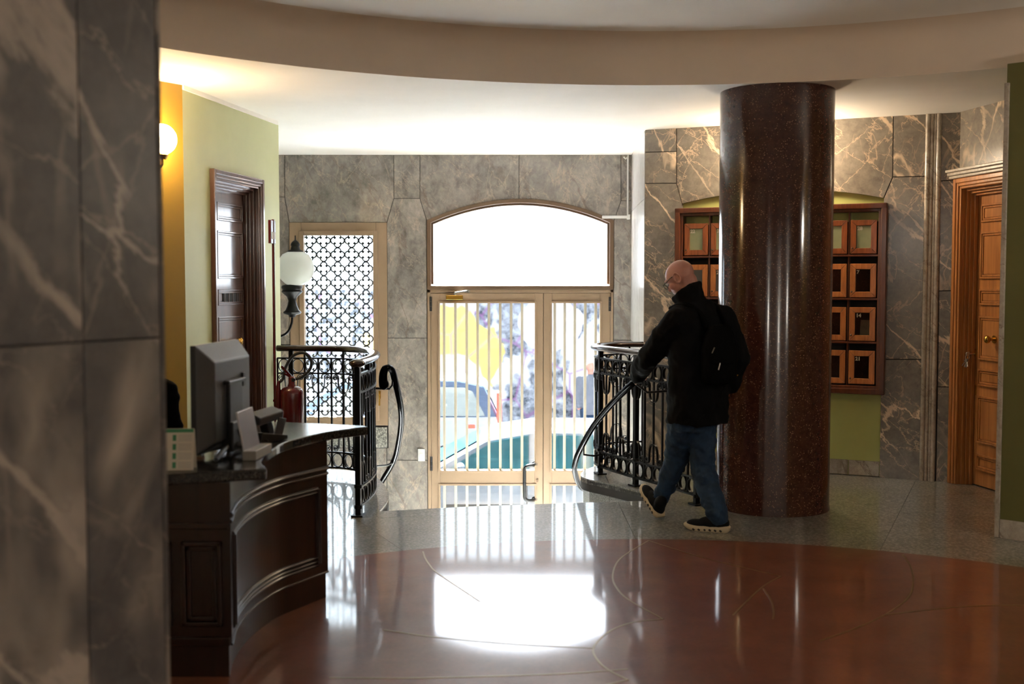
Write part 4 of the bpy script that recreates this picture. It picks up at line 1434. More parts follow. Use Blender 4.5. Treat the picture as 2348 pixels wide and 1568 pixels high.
# fire extinguisher on its stand
es = thing('extinguisher_stand', 'thin red pole stand with a small sign plate beside the green wall', 'stand', (-1.70, 8.1, 0))
ob('base', MB().lathe([(0, 0), (0.16, 0), (0.16, 0.012), (0, 0.02)], (0.05, 0, 0), 24), 'red', es, sm=40)
ob('pole', MB().tube([(0, 0, 0.0), (0, 0, 2.02)], 0.010, 10), 'red', es, sm=40)
ob('sign_plate', MB().box((-0.006, -0.01, 1.93), (0.02, 0.16, 0.165)), 'red', es, bev=0.002)
ob('sign_print', MB().box((0.0045, -0.01, 1.905), (0.002, 0.13, 0.05)), 'white_card', es)
ob('bracket', MB().bb(-0.01, 0.04, -0.02, 0.02, 0.42, 0.44).bb(-0.01, 0.04, -0.02, 0.02, 0.72, 0.735), 'red', es)
ex = thing('fire_extinguisher', 'red fire extinguisher with black hose beside the desk', 'extinguisher', (-1.575, 8.08, 0.37))
ob('cylinder', MB().lathe([(0, 0), (0.07, 0), (0.084, 0.012), (0.084, 0.41), (0.079, 0.435), (0.062, 0.452), (0.03, 0.462), (0.022, 0.49), (0, 0.49)], (0, 0, 0), 32), 'red', ex, sm=50)
ob('valve', MB().lathe([(0, 0.485), (0.024, 0.485), (0.024, 0.525), (0.014, 0.535), (0, 0.535)], (0, 0, 0), 14), 'red', ex, sm=50)
ob('lever', MB().box((-0.035, 0, 0.565), (0.11, 0.02, 0.018), rot=Euler((0, math.radians(48), 0)).to_matrix()).box((-0.02, 0, 0.535), (0.075, 0.018, 0.014), rot=Euler((0, math.radians(30), 0)).to_matrix()), 'red', ex, bev=0.003)
ob('gauge', MB().lathe([(0, 0), (0.015, 0), (0.015, 0.012), (0, 0.012)], (0.02, -0.03, 0.51), 12, rot=Matrix.Rotation(PI / 2, 3, 'X')), 'black_plastic', ex)
ob('hose', MB().tube(catmull([(0.02, 0, 0.512), (0.07, 0, 0.525), (0.13, 0, 0.58), (0.14, 0.0, 0.65), (0.09, 0, 0.70), (0.015, 0, 0.68), (-0.04, 0, 0.60), (-0.06, 0, 0.52), (-0.085, -0.02, 0.49)], 8), 0.011, 8), 'rubber', ex, sm=60)
ob('nozzle', MB().tube([(-0.088, -0.02, 0.50), (-0.096, -0.02, 0.40), (-0.096, -0.02, 0.24)], [0.012, 0.022, 0.016], 10), 'red', ex, sm=50)

# lamps
def globe_lamp(label, loc, arm_to, r, watts, group=None):
    T = thing('wall_lamp', label, 'lamp', loc, 0, None)
    col = (1.0, 0.92, 0.82, 1) if group == 'hall' else ((1.0, 0.80, 0.56, 1) if watts > 60 else (1.0, 0.72, 0.40, 1))
    glow = emis('lit_globe_glass', col, watts / (4 * PI * PI * r * r))      # radiance of a globe giving this power
    ob('globe', MB().ell((0, 0, 0), (r, r, r), None, 32, 20), glow, T, sm=80)
    d = Vector(arm_to) - Vector(loc)
    arm = catmull([(0, 0, -r), (0, 0, -r - 0.07), d * 0.5 + Vector((0, 0, -r - 0.12)), d + Vector((0, 0, -0.12))], 6)
    ob('arm', MB().tube(arm, 0.009, 8).lathe([(0, -0.03), (0.03, -0.03), (0.045, 0.0), (0.03, 0.02), (0, 0.02)], (0, 0, -r - 0.0), 16).ell(d + Vector((0, 0, -0.12)), (0.05, 0.05, 0.05), None, 14, 8), 'brass', T, sm=50)
    return T


globe_lamp('round glowing globe lamp on the ochre wall at left', (-2.235, 7.28, 2.483), (-2.42, 7.29, 2.483), 0.098, 44)
globe_lamp('globe lamp above the mailboxes hidden by the red column', (2.13, 9.22, 2.60), (2.16, 9.42, 2.60), 0.09, 70)
for i, (loc, wt) in enumerate(HALL_LAMPS):
    x, y, z = loc
    to = (x + (0.42 if x > 4 else 0.2), y, z) if i == 0 else (x, y - 0.3, z)
    globe_lamp(['globe lamp on the right hall wall', 'unseen fill lamp added at the back left of the hall', 'unseen fill lamp added at the back right of the hall', 'unseen fill lamp added on the back hall wall'][i], loc, to, 0.10, wt, 'hall')

la = thing('lantern', 'frosted glass globe lantern on a dark bracket in front of the grille window', 'lamp', (-2.0, 10.5, 1.70))
ob('globe', MB().lathe([(0.065, 0.155), (0.12, 0.128), (0.158, 0.07), (0.17, 0.0), (0.162, -0.055), (0.135, -0.105), (0.095, -0.142), (0.06, -0.158)], (0, 0, 0), 36), 'opal', la, sm=60)
ob('cap', MB().lathe([(0.075, 0.148), (0.07, 0.162), (0.045, 0.172), (0.036, 0.205), (0.043, 0.21), (0.043, 0.222), (0.034, 0.24), (0.012, 0.258), (0.006, 0.262), (0.005, 0.30), (0, 0.305)], (0, 0, 0), 24), 'iron', la, sm=50)
ob('holder', MB().lathe([(0.0, -0.15), (0.07, -0.15), (0.092, -0.16), (0.098, -0.175), (0.085, -0.20), (0.097, -0.215), (0.09, -0.225), (0.048, -0.262), (0.036, -0.30), (0.045, -0.34), (0.062, -0.385), (0.085, -0.405), (0.075, -0.42), (0.035, -0.432), (0.028, -0.45), (0.0, -0.455)], (-0.035, 0, 0), 28), 'iron', la, sm=50)
ob('arm', MB().tube(catmull([(-0.035, 0, -0.45), (-0.045, 0, -0.52), (-0.09, 0, -0.60), (-0.20, 0, -0.64), (-0.45, 0, -0.64), (-0.62, 0, -0.6)], 6), 0.011, 8).lathe([(0, 0), (0.06, 0), (0.05, 0.03), (0, 0.03)], (-0.645, 0, -0.6), 16, rot=Matrix.Rotation(PI / 2, 3, 'Y')), 'iron', la, sm=50)

# ------------------------------------------------------------------ mailboxes
mc = thing('mailbox_cabinet', 'wooden wall cabinet of 28 numbered mailboxes in an arched olive niche', 'mailboxes')
mc.matrix_basis = Matrix.Translation((MA[0], MA[1], 0)) @ Matrix.Rotation(mrot, 4, 'Z')
a, b, c, d = 0.293, 2.018, 0.675, 2.20
YB_, YF = 0.045, -0.055
ob('back_panel', MB().bb(a + 0.02, b - 0.02, 0.03, YB_, c + 0.02, d - 0.14), 'dark', mc)
fr = MB()
for w_, y0, y1, e in ((0.045, -0.085, 0.0, 0.0), (0.03, -0.065, 0.045, 0.038)):
    fr.bb(a + e, a + e + w_, y0, y1, c + e, d - e).bb(b - e - w_, b - e, y0, y1, c + e, d - e).bb(a + e, b - e, y0, y1, c + e, c + e + w_).bb(a + e, b - e, y0, y1, d - e - w_, d - e)
ob('frame', fr, 'wood_casing', mc, bev=0.006)
i0, i1, j0, j1 = a + 0.066, b - 0.066, c + 0.066, d - 0.066
cw, rh = (i1 - i0) / 7, (j1 - j0) / 4
for k in range(1, 7):
    ob('divider', MB().bb(i0 + cw * k - 0.006, i0 + cw * k + 0.006, -0.05, 0.03, j0, j1), 'wood_casing', mc)
for k in range(1, 4):
    ob('shelf', MB().bb(i0, i1, -0.06, 0.03, j0 + rh * k - 0.008, j0 + rh * k + 0.008), 'wood_casing', mc, bev=0.002)


def number_mesh(txt, size):
    cu = bpy.data.curves.new('n', 'FONT')
    cu.body = txt
    cu.size = size
    cu.extrude = 0.0008
    cu.offset = size * 0.045
    cu.resolution_u = 2
    o = bpy.data.objects.new('n', cu)
    COL.objects.link(o)
    dg = bpy.context.evaluated_depsgraph_get()
    me = bpy.data.meshes.new_from_object(o.evaluated_get(dg))
    bpy.data.objects.remove(o)
    bpy.data.curves.remove(cu)
    return me


NUM = [list(range(22, 29)), list(range(1, 8)), list(range(8, 15)), list(range(15, 22))]
dw_, dh_ = cw - 0.024, rh - 0.078
bx = MB()
fw = 0.046
for poly in ([(0, 0), (dw_, 0), (dw_ - fw, fw), (fw, fw)], [(dw_, 0), (dw_, dh_), (dw_ - fw, dh_ - fw), (dw_ - fw, fw)], [(dw_, dh_), (0, dh_), (fw, dh_ - fw), (dw_ - fw, dh_ - fw)], [(0, dh_), (0, 0), (fw, fw), (fw, dh_ - fw)]):
    bx.wprism(inset(poly, 0.0006), -0.014, 0.006)
dmesh = bx.mesh('mailbox_door')
dmesh.materials.append(M['wood_box'])
pmesh = MB().bb(fw, dw_ - fw, -0.004, -0.001, fw, dh_ - fw).mesh('pane')
pmesh.materials.append(M['mail_glass'])
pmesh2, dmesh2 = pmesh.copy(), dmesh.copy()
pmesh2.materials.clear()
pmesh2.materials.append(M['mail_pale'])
dmesh2.materials.clear()
dmesh2.materials.append(M['wood_box_red'])
kmesh = MB().lathe([(0, 0), (0.008, 0), (0.008, 0.004), (0.004, 0.007), (0, 0.007)], (0, 0, 0), 12, rot=Matrix.Rotation(PI / 2, 3, 'X')).mesh('lock')
kmesh.materials.append(M['bronze_dark'])
bmesh_ = MB().bb(0, dw_, 0.028, 0.031, 0, dh_ + 0.05).mesh('box_back')
M['pale_back'] = plain('pale_green_back', C(122, 126, 92), 0.5, var=0.05)
for r in range(4):
    for k in range(7):
        x, z = i0 + cw * k + 0.012, j0 + rh * (3 - r) + 0.014
        o = ob('mailbox_door', dmesh if r else dmesh2, None, mc, bev=0.003)
        o.location = (x, -0.045, z)
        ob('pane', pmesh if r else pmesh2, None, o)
        lk = ob('lock', kmesh, None, o)
        lk.location = (0.016, -0.014, 0.045)
        n_ = ob('number', number_mesh(str(NUM[r][k]), 0.04), 'white_card', o)
        n_.rotation_euler = (PI / 2, 0, 0)
        n_.location = (fw + 0.006, -0.006, dh_ - fw - 0.034)
en = thing('envelope', 'white letter standing inside the mailbox numbered 14', 'letter')
en.matrix_basis = mc.matrix_basis @ Matrix.Translation((i0 + cw * 6 + 0.075, -0.005, j0 + rh + 0.05))
ob('paper', MB().box((0.055, 0, 0.065), (0.075, 0.003, 0.13), rot=Euler((0, math.radians(2), 0)).to_matrix()), 'white_plastic', en)
ob('scribble', MB().tube(catmull([(0.045, -0.003, 0.09), (0.052, -0.003, 0.06), (0.062, -0.003, 0.058), (0.064, -0.003, 0.078)], 4), 0.0012, 5).tube([(0.07, -0.003, 0.10), (0.07, -0.003, 0.085)], 0.0012, 5), 'grey_print', en)

# ------------------------------------------------------------------ the man on the landing
HV, RV, UV = Vector((-0.5, 0.866, 0)), Vector((0.866, 0.5, 0)), Vector((0, 0, 1))


def soft(name, mb, mat, parent, vox, it=6, fac=0.5, disp=0.0, dsc=0.12):
    o = ob(name, mb, mat, parent, world=True)
    r = o.modifiers.new('remesh', 'REMESH')
    r.mode, r.voxel_size, r.use_smooth_shade = 'VOXEL', vox, True
    s = o.modifiers.new('smooth', 'SMOOTH')
    s.iterations, s.factor = it, fac
    if disp:
        tx = bpy.data.textures.new('folds', 'CLOUDS')
        tx.noise_scale = dsc
        d = o.modifiers.new('folds', 'DISPLACE')
        d.texture, d.strength, d.mid_level, d.texture_coords = tx, disp, 0.5, 'LOCAL'
    return o


def loft(rings, hv=HV, rv=RV, n=28):
    vs, fs = [], []
    for c, hw, hd in rings:
        for k in range(n):
            t = 2 * PI * k / n
            ct, st_ = math.cos(t), math.sin(t)
            e = 0.8
            q = Vector(c) + rv * hw * math.copysign(abs(ct) ** e, ct) + hv * hd * math.copysign(abs(st_) ** e, st_)
            vs.append(q)
    m = len(rings)
    for i in range(m - 1):
        for k in range(n):
            l = (k + 1) % n
            fs.append((i * n + k, i * n + l, (i + 1) * n + l, (i + 1) * n + k))
    fs += [tuple(range(n - 1, -1, -1)), tuple((m - 1) * n + k for k in range(n))]
    return vs, fs


def frame3(f, up=UV):
    f = Vector(f).normalized()
    r = f.cross(up).normalized()
    u = r.cross(f)
    return Matrix((r, f, u)).transposed()


man = thing('person', 'bald man in black coat, jeans and trainers walking to the stairs, hand on rail', 'person', (1.14, 7.30, 0))
HC = Vector((1.086, 7.375, 1.610))
a_ = Vector((-0.84, 0.54, 0)).normalized()
fd = a_ * math.cos(math.radians(38)) + Vector((0, 0, -math.sin(math.radians(38))))
HM = frame3(fd)
hp = lambda x, y, z: HC + HM @ Vector((x, y, z))
bd = MB()
bd.ell(hp(0, -0.012, 0.012), (0.079, 0.098, 0.088), HM, 28, 18)
bd.ell(hp(0, 0.03, -0.055), (0.062, 0.066, 0.066), HM, 20, 12)
bd.ell(hp(0, 0.062, -0.098), (0.034, 0.03, 0.026), HM)
bd.ell(hp(0, 0.078, 0.022), (0.055, 0.02, 0.014), HM)
bd.limb([(hp(0, 0.085, 0.012), 0.009), (hp(0, 0.104, -0.03), 0.013)], 10, 2)
bd.ell(hp(0, 0.086, -0.066), (0.024, 0.012, 0.008), HM)
for s in (-1, 1):
    ear = [hp((0.083 + 0.008 * (k < 9)) * s, -0.012 + 0.021 * math.cos(t) - 0.004 * math.sin(t), -0.022 + 0.034 * math.sin(t)) for k, t in [(k, 2 * PI * k / 18) for k in range(18)]]
    bd.tube(ear, 0.0058, 7, closed=True)
    bd.ell(hp(0.079 * s, -0.010, -0.022), (0.008, 0.019, 0.031), HM, 14, 10)
    bd.ell(hp(0.086 * s, -0.006, -0.052), (0.007, 0.009, 0.010), HM, 10, 8)
    bd.ell(hp(0.046 * s, 0.056, -0.035), (0.024, 0.026, 0.026), HM)
bd.limb([(hp(0, -0.03, -0.06), 0.062), ((1.165, 7.33, 1.44), 0.064), ((1.19, 7.32, 1.36), 0.08)])
bd.add(*loft([((1.19, 7.31, 0.68), 0.15, 0.10), ((1.19, 7.31, 0.85), 0.16, 0.11), ((1.2, 7.31, 1.05), 0.155, 0.11), ((1.2, 7.315, 1.25), 0.165, 0.11), ((1.2, 7.32, 1.36), 0.14, 0.09), ((1.19, 7.32, 1.40), 0.08, 0.07)]))
ARM_L = [((1.05, 7.215, 1.325), 0.05), ((0.905, 7.40, 1.09), 0.042), ((0.842, 7.625, 0.945), 0.030)]
ARM_R = [((1.375, 7.41, 1.335), 0.05), ((1.465, 7.34, 1.075), 0.042), ((1.42, 7.36, 0.90), 0.032)]
bd.limb(ARM_L).limb(ARM_R)
LEG_L = [((1.115, 7.275, 0.72), 0.09), ((1.082, 7.46, 0.385), 0.055), ((1.0, 7.545, 0.105), 0.04)]
LEG_R = [((1.235, 7.335, 0.72), 0.09), ((1.232, 7.27, 0.365), 0.055), ((1.302, 7.10, 0.09), 0.04)]
bd.limb(LEG_L).limb(LEG_R)
for hl, dr in (((0.985, 7.50, 0.03), (-0.07, 0.157, 0.15)), ((1.35, 7.085, 0.04), (-0.935, 0.353, 0.0))):
    d_ = Vector(dr).normalized()
    bd.limb([(Vector(hl) + d_ * 0.05 + UV * 0.025, 0.024), (Vector(hl) + d_ * 0.19 + UV * 0.005, 0.016)], 10, 2)
# left hand closing on the handrail (palm on top, fingers round the far side, thumb on the near side)
rd = Vector((0.836 - 0.905, 0.15, -0.076)).normalized()
rp = lambda t: Vector((0.905, 7.70, 0.945)) + rd * t
sidev = rd.cross(UV).normalized()          # towards +x (near side of the rail)
upv = sidev.cross(rd)
wr_ = Vector((0.842, 7.625, 0.945))
pal = rp(0.075) + upv * 0.036 - sidev * 0.004
bd.limb([(wr_, 0.027), (wr_.lerp(pal, 0.6), 0.026), (pal, 0.022)], 12, 3)
bd.ell(pal, (0.030, 0.042, 0.018), Matrix((sidev, rd, upv)).transposed(), 16, 10)
for k, (tt, ln) in enumerate(((0.105, 0.94), (0.088, 1.0), (0.070, 0.95), (0.053, 0.8))):
    c = rp(tt)
    pts = []
    for j, an in enumerate((70, 110, 165, 215 + 20 * ln)):
        an = math.radians(an)
        rr = 0.036
        pts.append((c + (sidev * math.cos(an) + upv * math.sin(an)) * rr, 0.0095 - 0.0008 * j))
    bd.limb(pts, 8, 2)
c = rp(0.035)
bd.limb([(pal - rd * 0.025 + sidev * 0.012, 0.012), (c + sidev * 0.035 + upv * 0.012, 0.0105), (rp(0.06) + sidev * 0.036 - upv * 0.012, 0.009)], 8, 2)
body_ = soft('body', bd, 'skin', man, 0.0042, 4, 0.5)
for s in (-1, 1):
    ob('eye', MB().ell(hp(0.031 * s, 0.082, -0.006), (0.011, 0.010, 0.009), HM), 'white_plastic', man, world=True, sm=60)
gm = MB()
for s in (-1, 1):
    gm.tube([hp(0.076 * s, -0.012, 0.006), hp(0.082 * s, 0.03, 0.008), hp(0.07 * s, 0.10, 0.004)], 0.0025, 6)
    gm.tube([hp((0.034 + 0.026 * math.cos(t)) * s, 0.104, -0.006 + 0.019 * math.sin(t)) for t in [2 * PI * k / 16 for k in range(16)]], 0.002, 5, closed=True)
gm.tube([hp(-0.01, 0.106, 0.0), hp(0.01, 0.106, 0.0)], 0.002, 5)
ob('glasses', gm, 'black_plastic', man, world=True, sm=60)

ct = MB()
ct.add(*loft([((1.205, 7.315, 0.665), 0.212, 0.155), ((1.205, 7.315, 0.70), 0.212, 0.155), ((1.203, 7.31, 0.85), 0.205, 0.152), ((1.2, 7.31, 1.02), 0.197, 0.148), ((1.2, 7.315, 1.18), 0.205, 0.15), ((1.205, 7.32, 1.30), 0.205, 0.135), ((1.203, 7.325, 1.375), 0.165, 0.11), ((1.195, 7.325, 1.43), 0.105, 0.09), ((1.185, 7.33, 1.46), 0.088, 0.085)]))
ct.limb([((1.075, 7.25, 1.33), 0.10), (ARM_L[0][0], 0.092), (Vector(ARM_L[0][0]).lerp(Vector(ARM_L[1][0]), .5), 0.085), (ARM_L[1][0], 0.078), (Vector(ARM_L[1][0]).lerp(Vector(ARM_L[2][0]), .55), 0.070), (Vector(ARM_L[1][0]).lerp(Vector(ARM_L[2][0]), .93), 0.056)], 16, 3)
ct.limb([((1.33, 7.40, 1.335), 0.10), (ARM_R[0][0], 0.092), (ARM_R[1][0], 0.078), (Vector(ARM_R[1][0]).lerp(Vector(ARM_R[2][0]), .95), 0.062)], 16, 3)
# stand-up collar, higher at the nape
cv = []
n = 28
for q, (cc, r1, tilt) in enumerate((((1.185, 7.33, 1.40), 0.10, 0.0), ((1.142, 7.35, 1.495), 0.094, 0.045), ((1.130, 7.355, 1.52), 0.094, 0.058))):
    for k in range(n):
        t = 2 * PI * k / n
        dx, dy = math.cos(t), math.sin(t)
        back = dx * 0.8 - dy * 0.6
        cv.append(Vector(cc) + Vector((dx * r1, dy * r1, tilt * back)))
cf = []
for i in range(2):
    for k in range(n):
        l = (k + 1) % n
        cf.append((i * n + k, i * n + l, (i + 1) * n + l, (i + 1) * n + k))
cf += [tuple(range(n - 1, -1, -1)), tuple(2 * n + k for k in range(n))]
ct.add(cv, cf)
soft('coat', ct, 'coat', man, 0.009, 4, 0.5, 0.038, 0.10)
jn = MB()
jn.add(*loft([((1.185, 7.31, 0.62), 0.15, 0.11), ((1.185, 7.31, 0.72), 0.175, 0.125), ((1.19, 7.31, 0.84), 0.17, 0.12)]))
jn.limb([(LEG_L[0][0], 0.10), (Vector(LEG_L[0][0]).lerp(Vector(LEG_L[1][0]), .5), 0.092), (LEG_L[1][0], 0.077), (Vector(LEG_L[1][0]).lerp(Vector(LEG_L[2][0]), .6), 0.064), ((0.997, 7.54, 0.135), 0.058)], 16, 3)
jn.limb([(LEG_R[0][0], 0.10), (Vector(LEG_R[0][0]).lerp(Vector(LEG_R[1][0]), .5), 0.092), (LEG_R[1][0], 0.078), (Vector(LEG_R[1][0]).lerp(Vector(LEG_R[2][0]), .6), 0.074), ((1.298, 7.108, 0.125), 0.070), ((1.30, 7.106, 0.10), 0.068)], 16, 3)
soft('jeans', jn, 'denim', man, 0.008, 3, 0.5, 0.036, 0.06)
OUTL = [(-0.026, 0.0), (-0.036, 0.02), (-0.038, 0.07), (-0.034, 0.12), (-0.044, 0.18), (-0.046, 0.22), (-0.036, 0.265), (-0.012, 0.288), (0.012, 0.288), (0.036, 0.265), (0.046, 0.22), (0.044, 0.18), (0.034, 0.12), (0.038, 0.07), (0.036, 0.02), (0.026, 0.0)]


def shoe(org, d):
    m = frame3(d)
    o3 = Vector(org)
    tr_ = lambda mb: [o3 + m @ Vector(v) for v in mb.v]
    n = len(OUTL)
    sb = MB()
    vs, fs = [], []
    for z, s_, lift in ((0.0, 0.94, 1), (0.008, 1.0, 1), (0.022, 1.03, 1), (0.032, 0.97, 1)):
        for x, y in OUTL:
            yy = 0.14 + (y - 0.14) * s_
            zz = z + (0.014 * max(0, (y - 0.2) / 0.09) ** 2) + (0.008 if y < 0.03 else 0) * (z > 0.02)
            vs.append((x * s_, yy, zz))
    for i in range(3):
        for k in range(n):
            l = (k + 1) % n
            fs.append((i * n + k, i * n + l, (i + 1) * n + l, (i + 1) * n + k))
    fs += [tuple(range(n - 1, -1, -1)), tuple(3 * n + k for k in range(n))]
    sb.add(vs, fs)
    sb.v = [tuple(v) for v in tr_(sb)]
    so_ = ob('sole', sb, 'sole', man, world=True, sm=50)
    # dark cut-outs along the edge of the sole
    for s_ in (-1, 1):
        for k in range(6):
            y = 0.05 + 0.034 * k
            x = 0.0375 + 0.008 * (k > 3)
            hb = MB().box((x * s_, y, 0.011), (0.006, 0.016, 0.011), rot=Matrix.Rotation(0.5, 3, 'X'))
            hb.v = [tuple(v) for v in tr_(hb)]
            ob('sole_hole', hb, 'rubber', so_, world=True)
    ub = MB().ell((0, 0.055, 0.055), (0.037, 0.055, 0.05)).ell((0, 0.12, 0.048), (0.037, 0.085, 0.046)).ell((0, 0.20, 0.042), (0.042, 0.075, 0.028)).limb([((0, 0.05, 0.06), 0.038), ((0, 0.055, 0.10), 0.042)], 14, 2)
    ub.v = [tuple(v) for v in tr_(ub)]
    u = soft('shoe_upper', ub, 'shoe', man, 0.006, 3, 0.5)
    for k in range(4):
        y = 0.125 + 0.022 * k
        z = 0.092 - 0.010 * k
        lb = MB().tube([(-0.022, y, z - 0.006), (0, y + 0.004, z + 0.001), (0.022, y, z - 0.006)], 0.003, 6)
        lb.v = [tuple(v) for v in tr_(lb)]
        ob('lace', lb, 'rubber', u, world=True, sm=60)


shoe((1.372, 7.078, 0.0), (-0.935, 0.353, 0.0))
shoe((0.985, 7.478, 0.004), (-0.075, 0.165, 0.125))

bp = thing('backpack', 'black backpack with pale buckles on the back of the man', 'backpack', (1.30, 7.14, 0.9))
NB = -HV
bc = Vector((1.222, 7.31, 0)) + NB * 0.17 + RV * 0.005
pk = MB()
pk.add(*loft([(bc + UV * 0.93, 0.11, 0.05), (bc + UV * 0.96, 0.125, 0.065), (bc + UV * 1.05, 0.128, 0.07), (bc + UV * 1.16, 0.125, 0.062), (bc + UV * 1.26, 0.105, 0.045), (bc + UV * 1.30, 0.07, 0.03)]))
soft('bag', pk, 'pack', bp, 0.009, 4, 0.5, 0.012, 0.09)
fl_ = MB().add(*loft([(bc + NB * 0.012 + UV * 1.06, 0.118, 0.068), (bc + NB * 0.012 + UV * 1.09, 0.124, 0.07), (bc + NB * 0.008 + UV * 1.19, 0.12, 0.06), (bc + UV * 1.305, 0.08, 0.04)]))
soft('flap', fl_, 'pack', bp, 0.009, 4, 0.5)
for s in (-1, 1):
    st0 = bc + RV * (0.085 * s) + UV * 1.28
    pts = [st0 + HV * 0.02, st0 + HV * 0.09 + UV * 0.10, Vector((1.2, 7.32, 1.455)) + RV * (0.115 * s) - UV * 0.02, Vector((1.2, 7.32, 1.40)) + RV * (0.12 * s) + HV * 0.13]
    ob('strap', MB().tube(catmull(pts, 5), 0.018, 8), 'pack', bp, world=True, sm=60)
for p, l_, an in ((bc - RV * 0.10 + NB * 0.062 + UV * 1.15, 0.04, 0.5), (bc - RV * 0.07 + NB * 0.086 + UV * 1.05, 0.045, 0.3), (bc + RV * 0.10 + NB * 0.06 + UV * 0.985, 0.012, 1.2)):
    d_ = RV * math.sin(an) + UV * math.cos(an)
    ob('buckle', MB().tube([p - d_ * l_ / 2, p + d_ * l_ / 2], 0.004, 6), 'brass' if l_ < 0.02 else 'steel', bp, world=True)

# ------------------------------------------------------------------ the street outside
ZR = -1.60
st(ob('pavement', MB().bb(-14, 14, 12.13, 13.0, ZR - 0.2, ZL - 0.02), plain('pale_paving', C(96, 94, 92), 0.8, var=0.08, sc=3)), 'pale pavement outside the street door')
st(ob('road', MB().bb(-30, 30, 13.0, 21.6, ZR - 0.3, ZR), plain('asphalt', C(74, 74, 78), 0.85, var=0.1, sc=6)), 'grey road outside the street door')
st(ob('far_ground', MB().bb(-60, 60, 22.4, 90, ZR - 0.3, ZR), 'granite_face'))


def mural_mat():
    t = NT('painted_wall')
    tc = t.n('ShaderNodeTexCoord')
    v = tc.outputs['Object']
    n1 = t.noise(v, 5.5, 8, 0.75)
    dark = t.ramp(n1, [(0.40, C(30, 36, 46)), (0.62, C(150, 152, 160))])
    n2 = t.noise(v, 1.1, 3)
    c_ = t.mix(t.ramp(n2, [(0.52, (0, 0, 0, 1)), (0.57, (1, 1, 1, 1))]), dark, C(176, 176, 182))

    def blob(cx, cz, rx, rz, col, c_, wob=0.5):
        mp = t.n('ShaderNodeMapping')
        mp.inputs['Location'].default_value = (-cx / rx, 0, -cz / rz)
        mp.inputs['Scale'].default_value = (1 / rx, 0, 1 / rz)
        t.l(v, mp.inputs['Vector'])
        ln = t.n('ShaderNodeVectorMath', operation='LENGTH')
        t.l(mp.outputs[0], ln.inputs[0])
        nz = t.noise(v, 1.6, 2)
        ad = t.n('ShaderNodeMath', operation='MULTIPLY_ADD')
        ad.inputs[1].default_value = wob
        t.l(nz, ad.inputs[0])
        t.l(ln.outputs['Value'], ad.inputs[2])
        m = t.ramp(ad.outputs[0], [(0.98 / 1.6, (1, 1, 1, 1)), (1.0 / 1.6, (0, 0, 0, 1))])
        sc = t.n('ShaderNodeMath', operation='DIVIDE')
        sc.inputs[1].default_value = 1.6
        t.l(ad.outputs[0], sc.inputs[0])
        m = t.ramp(sc.outputs[0], [(0.615, (1, 1, 1, 1)), (0.63, (0, 0, 0, 1))])
        return t.mix(m, c_, col)
    c_ = blob(-1.5, 0.1, 1.75, 1.45, C(206, 172, 84), c_)
    c_ = blob(-1.3, -0.5, 1.1, 0.9, C(214, 186, 150), c_)
    c_ = blob(0.75, 0.75, 0.8, 0.75, C(184, 180, 186), c_)
    c_ = blob(1.5, -0.3, 0.6, 0.6, C(182, 176, 184), c_)
    # purple and pink strokes
    vo = t.n('ShaderNodeTexVoronoi', feature='DISTANCE_TO_EDGE')
    vo.inputs['Scale'].default_value = 0.9
    t.l(v, vo.inputs['Vector'])
    c_ = t.mix(t.ramp(vo.outputs['Distance'], [(0.0, (0.7, 0.7, 0.7, 1)), (0.03, (0, 0, 0, 1))]), c_, C(120, 70, 120))
    return t.fin(c_, 0.8)


mw = st(ob('mural_wall', MB().bb(-14, 14, -0.15, 0.15, ZR, 1.42), mural_mat()), 'street wall opposite with washed out yellow, white and grey mural', 'wall')
mw.location = (0, 22.0, 0)
st(ob('wall_coping', MB().bb(-14, 14, 21.8, 22.2, 1.42, 1.50), 'marble_white'))
M['tyre'] = plain('tyre', C(24, 24, 26), 0.8, var=0.1)
M['car_glass'] = plain('car_glass', C(30, 70, 80), 0.08, var=0.25, sc=2.5)
M['car_glass_pale'] = plain('pale_car_glass', C(120, 126, 124), 0.1, var=0.15, sc=1.5)
M['lamp_red'] = plain('tail_lamp_red', C(226, 70, 40), 0.3, var=0.05)
M['silver_car'] = plain('silver_blue_paint', C(92, 102, 116), 0.25, 0.2, var=0.04, coat=0.5)
M['white_car'] = plain('white_blue_paint', C(136, 142, 150), 0.3, var=0.03, coat=0.5)
M['roof_blue'] = plain('slate_blue_roof', C(56, 72, 96), 0.35, var=0.05)


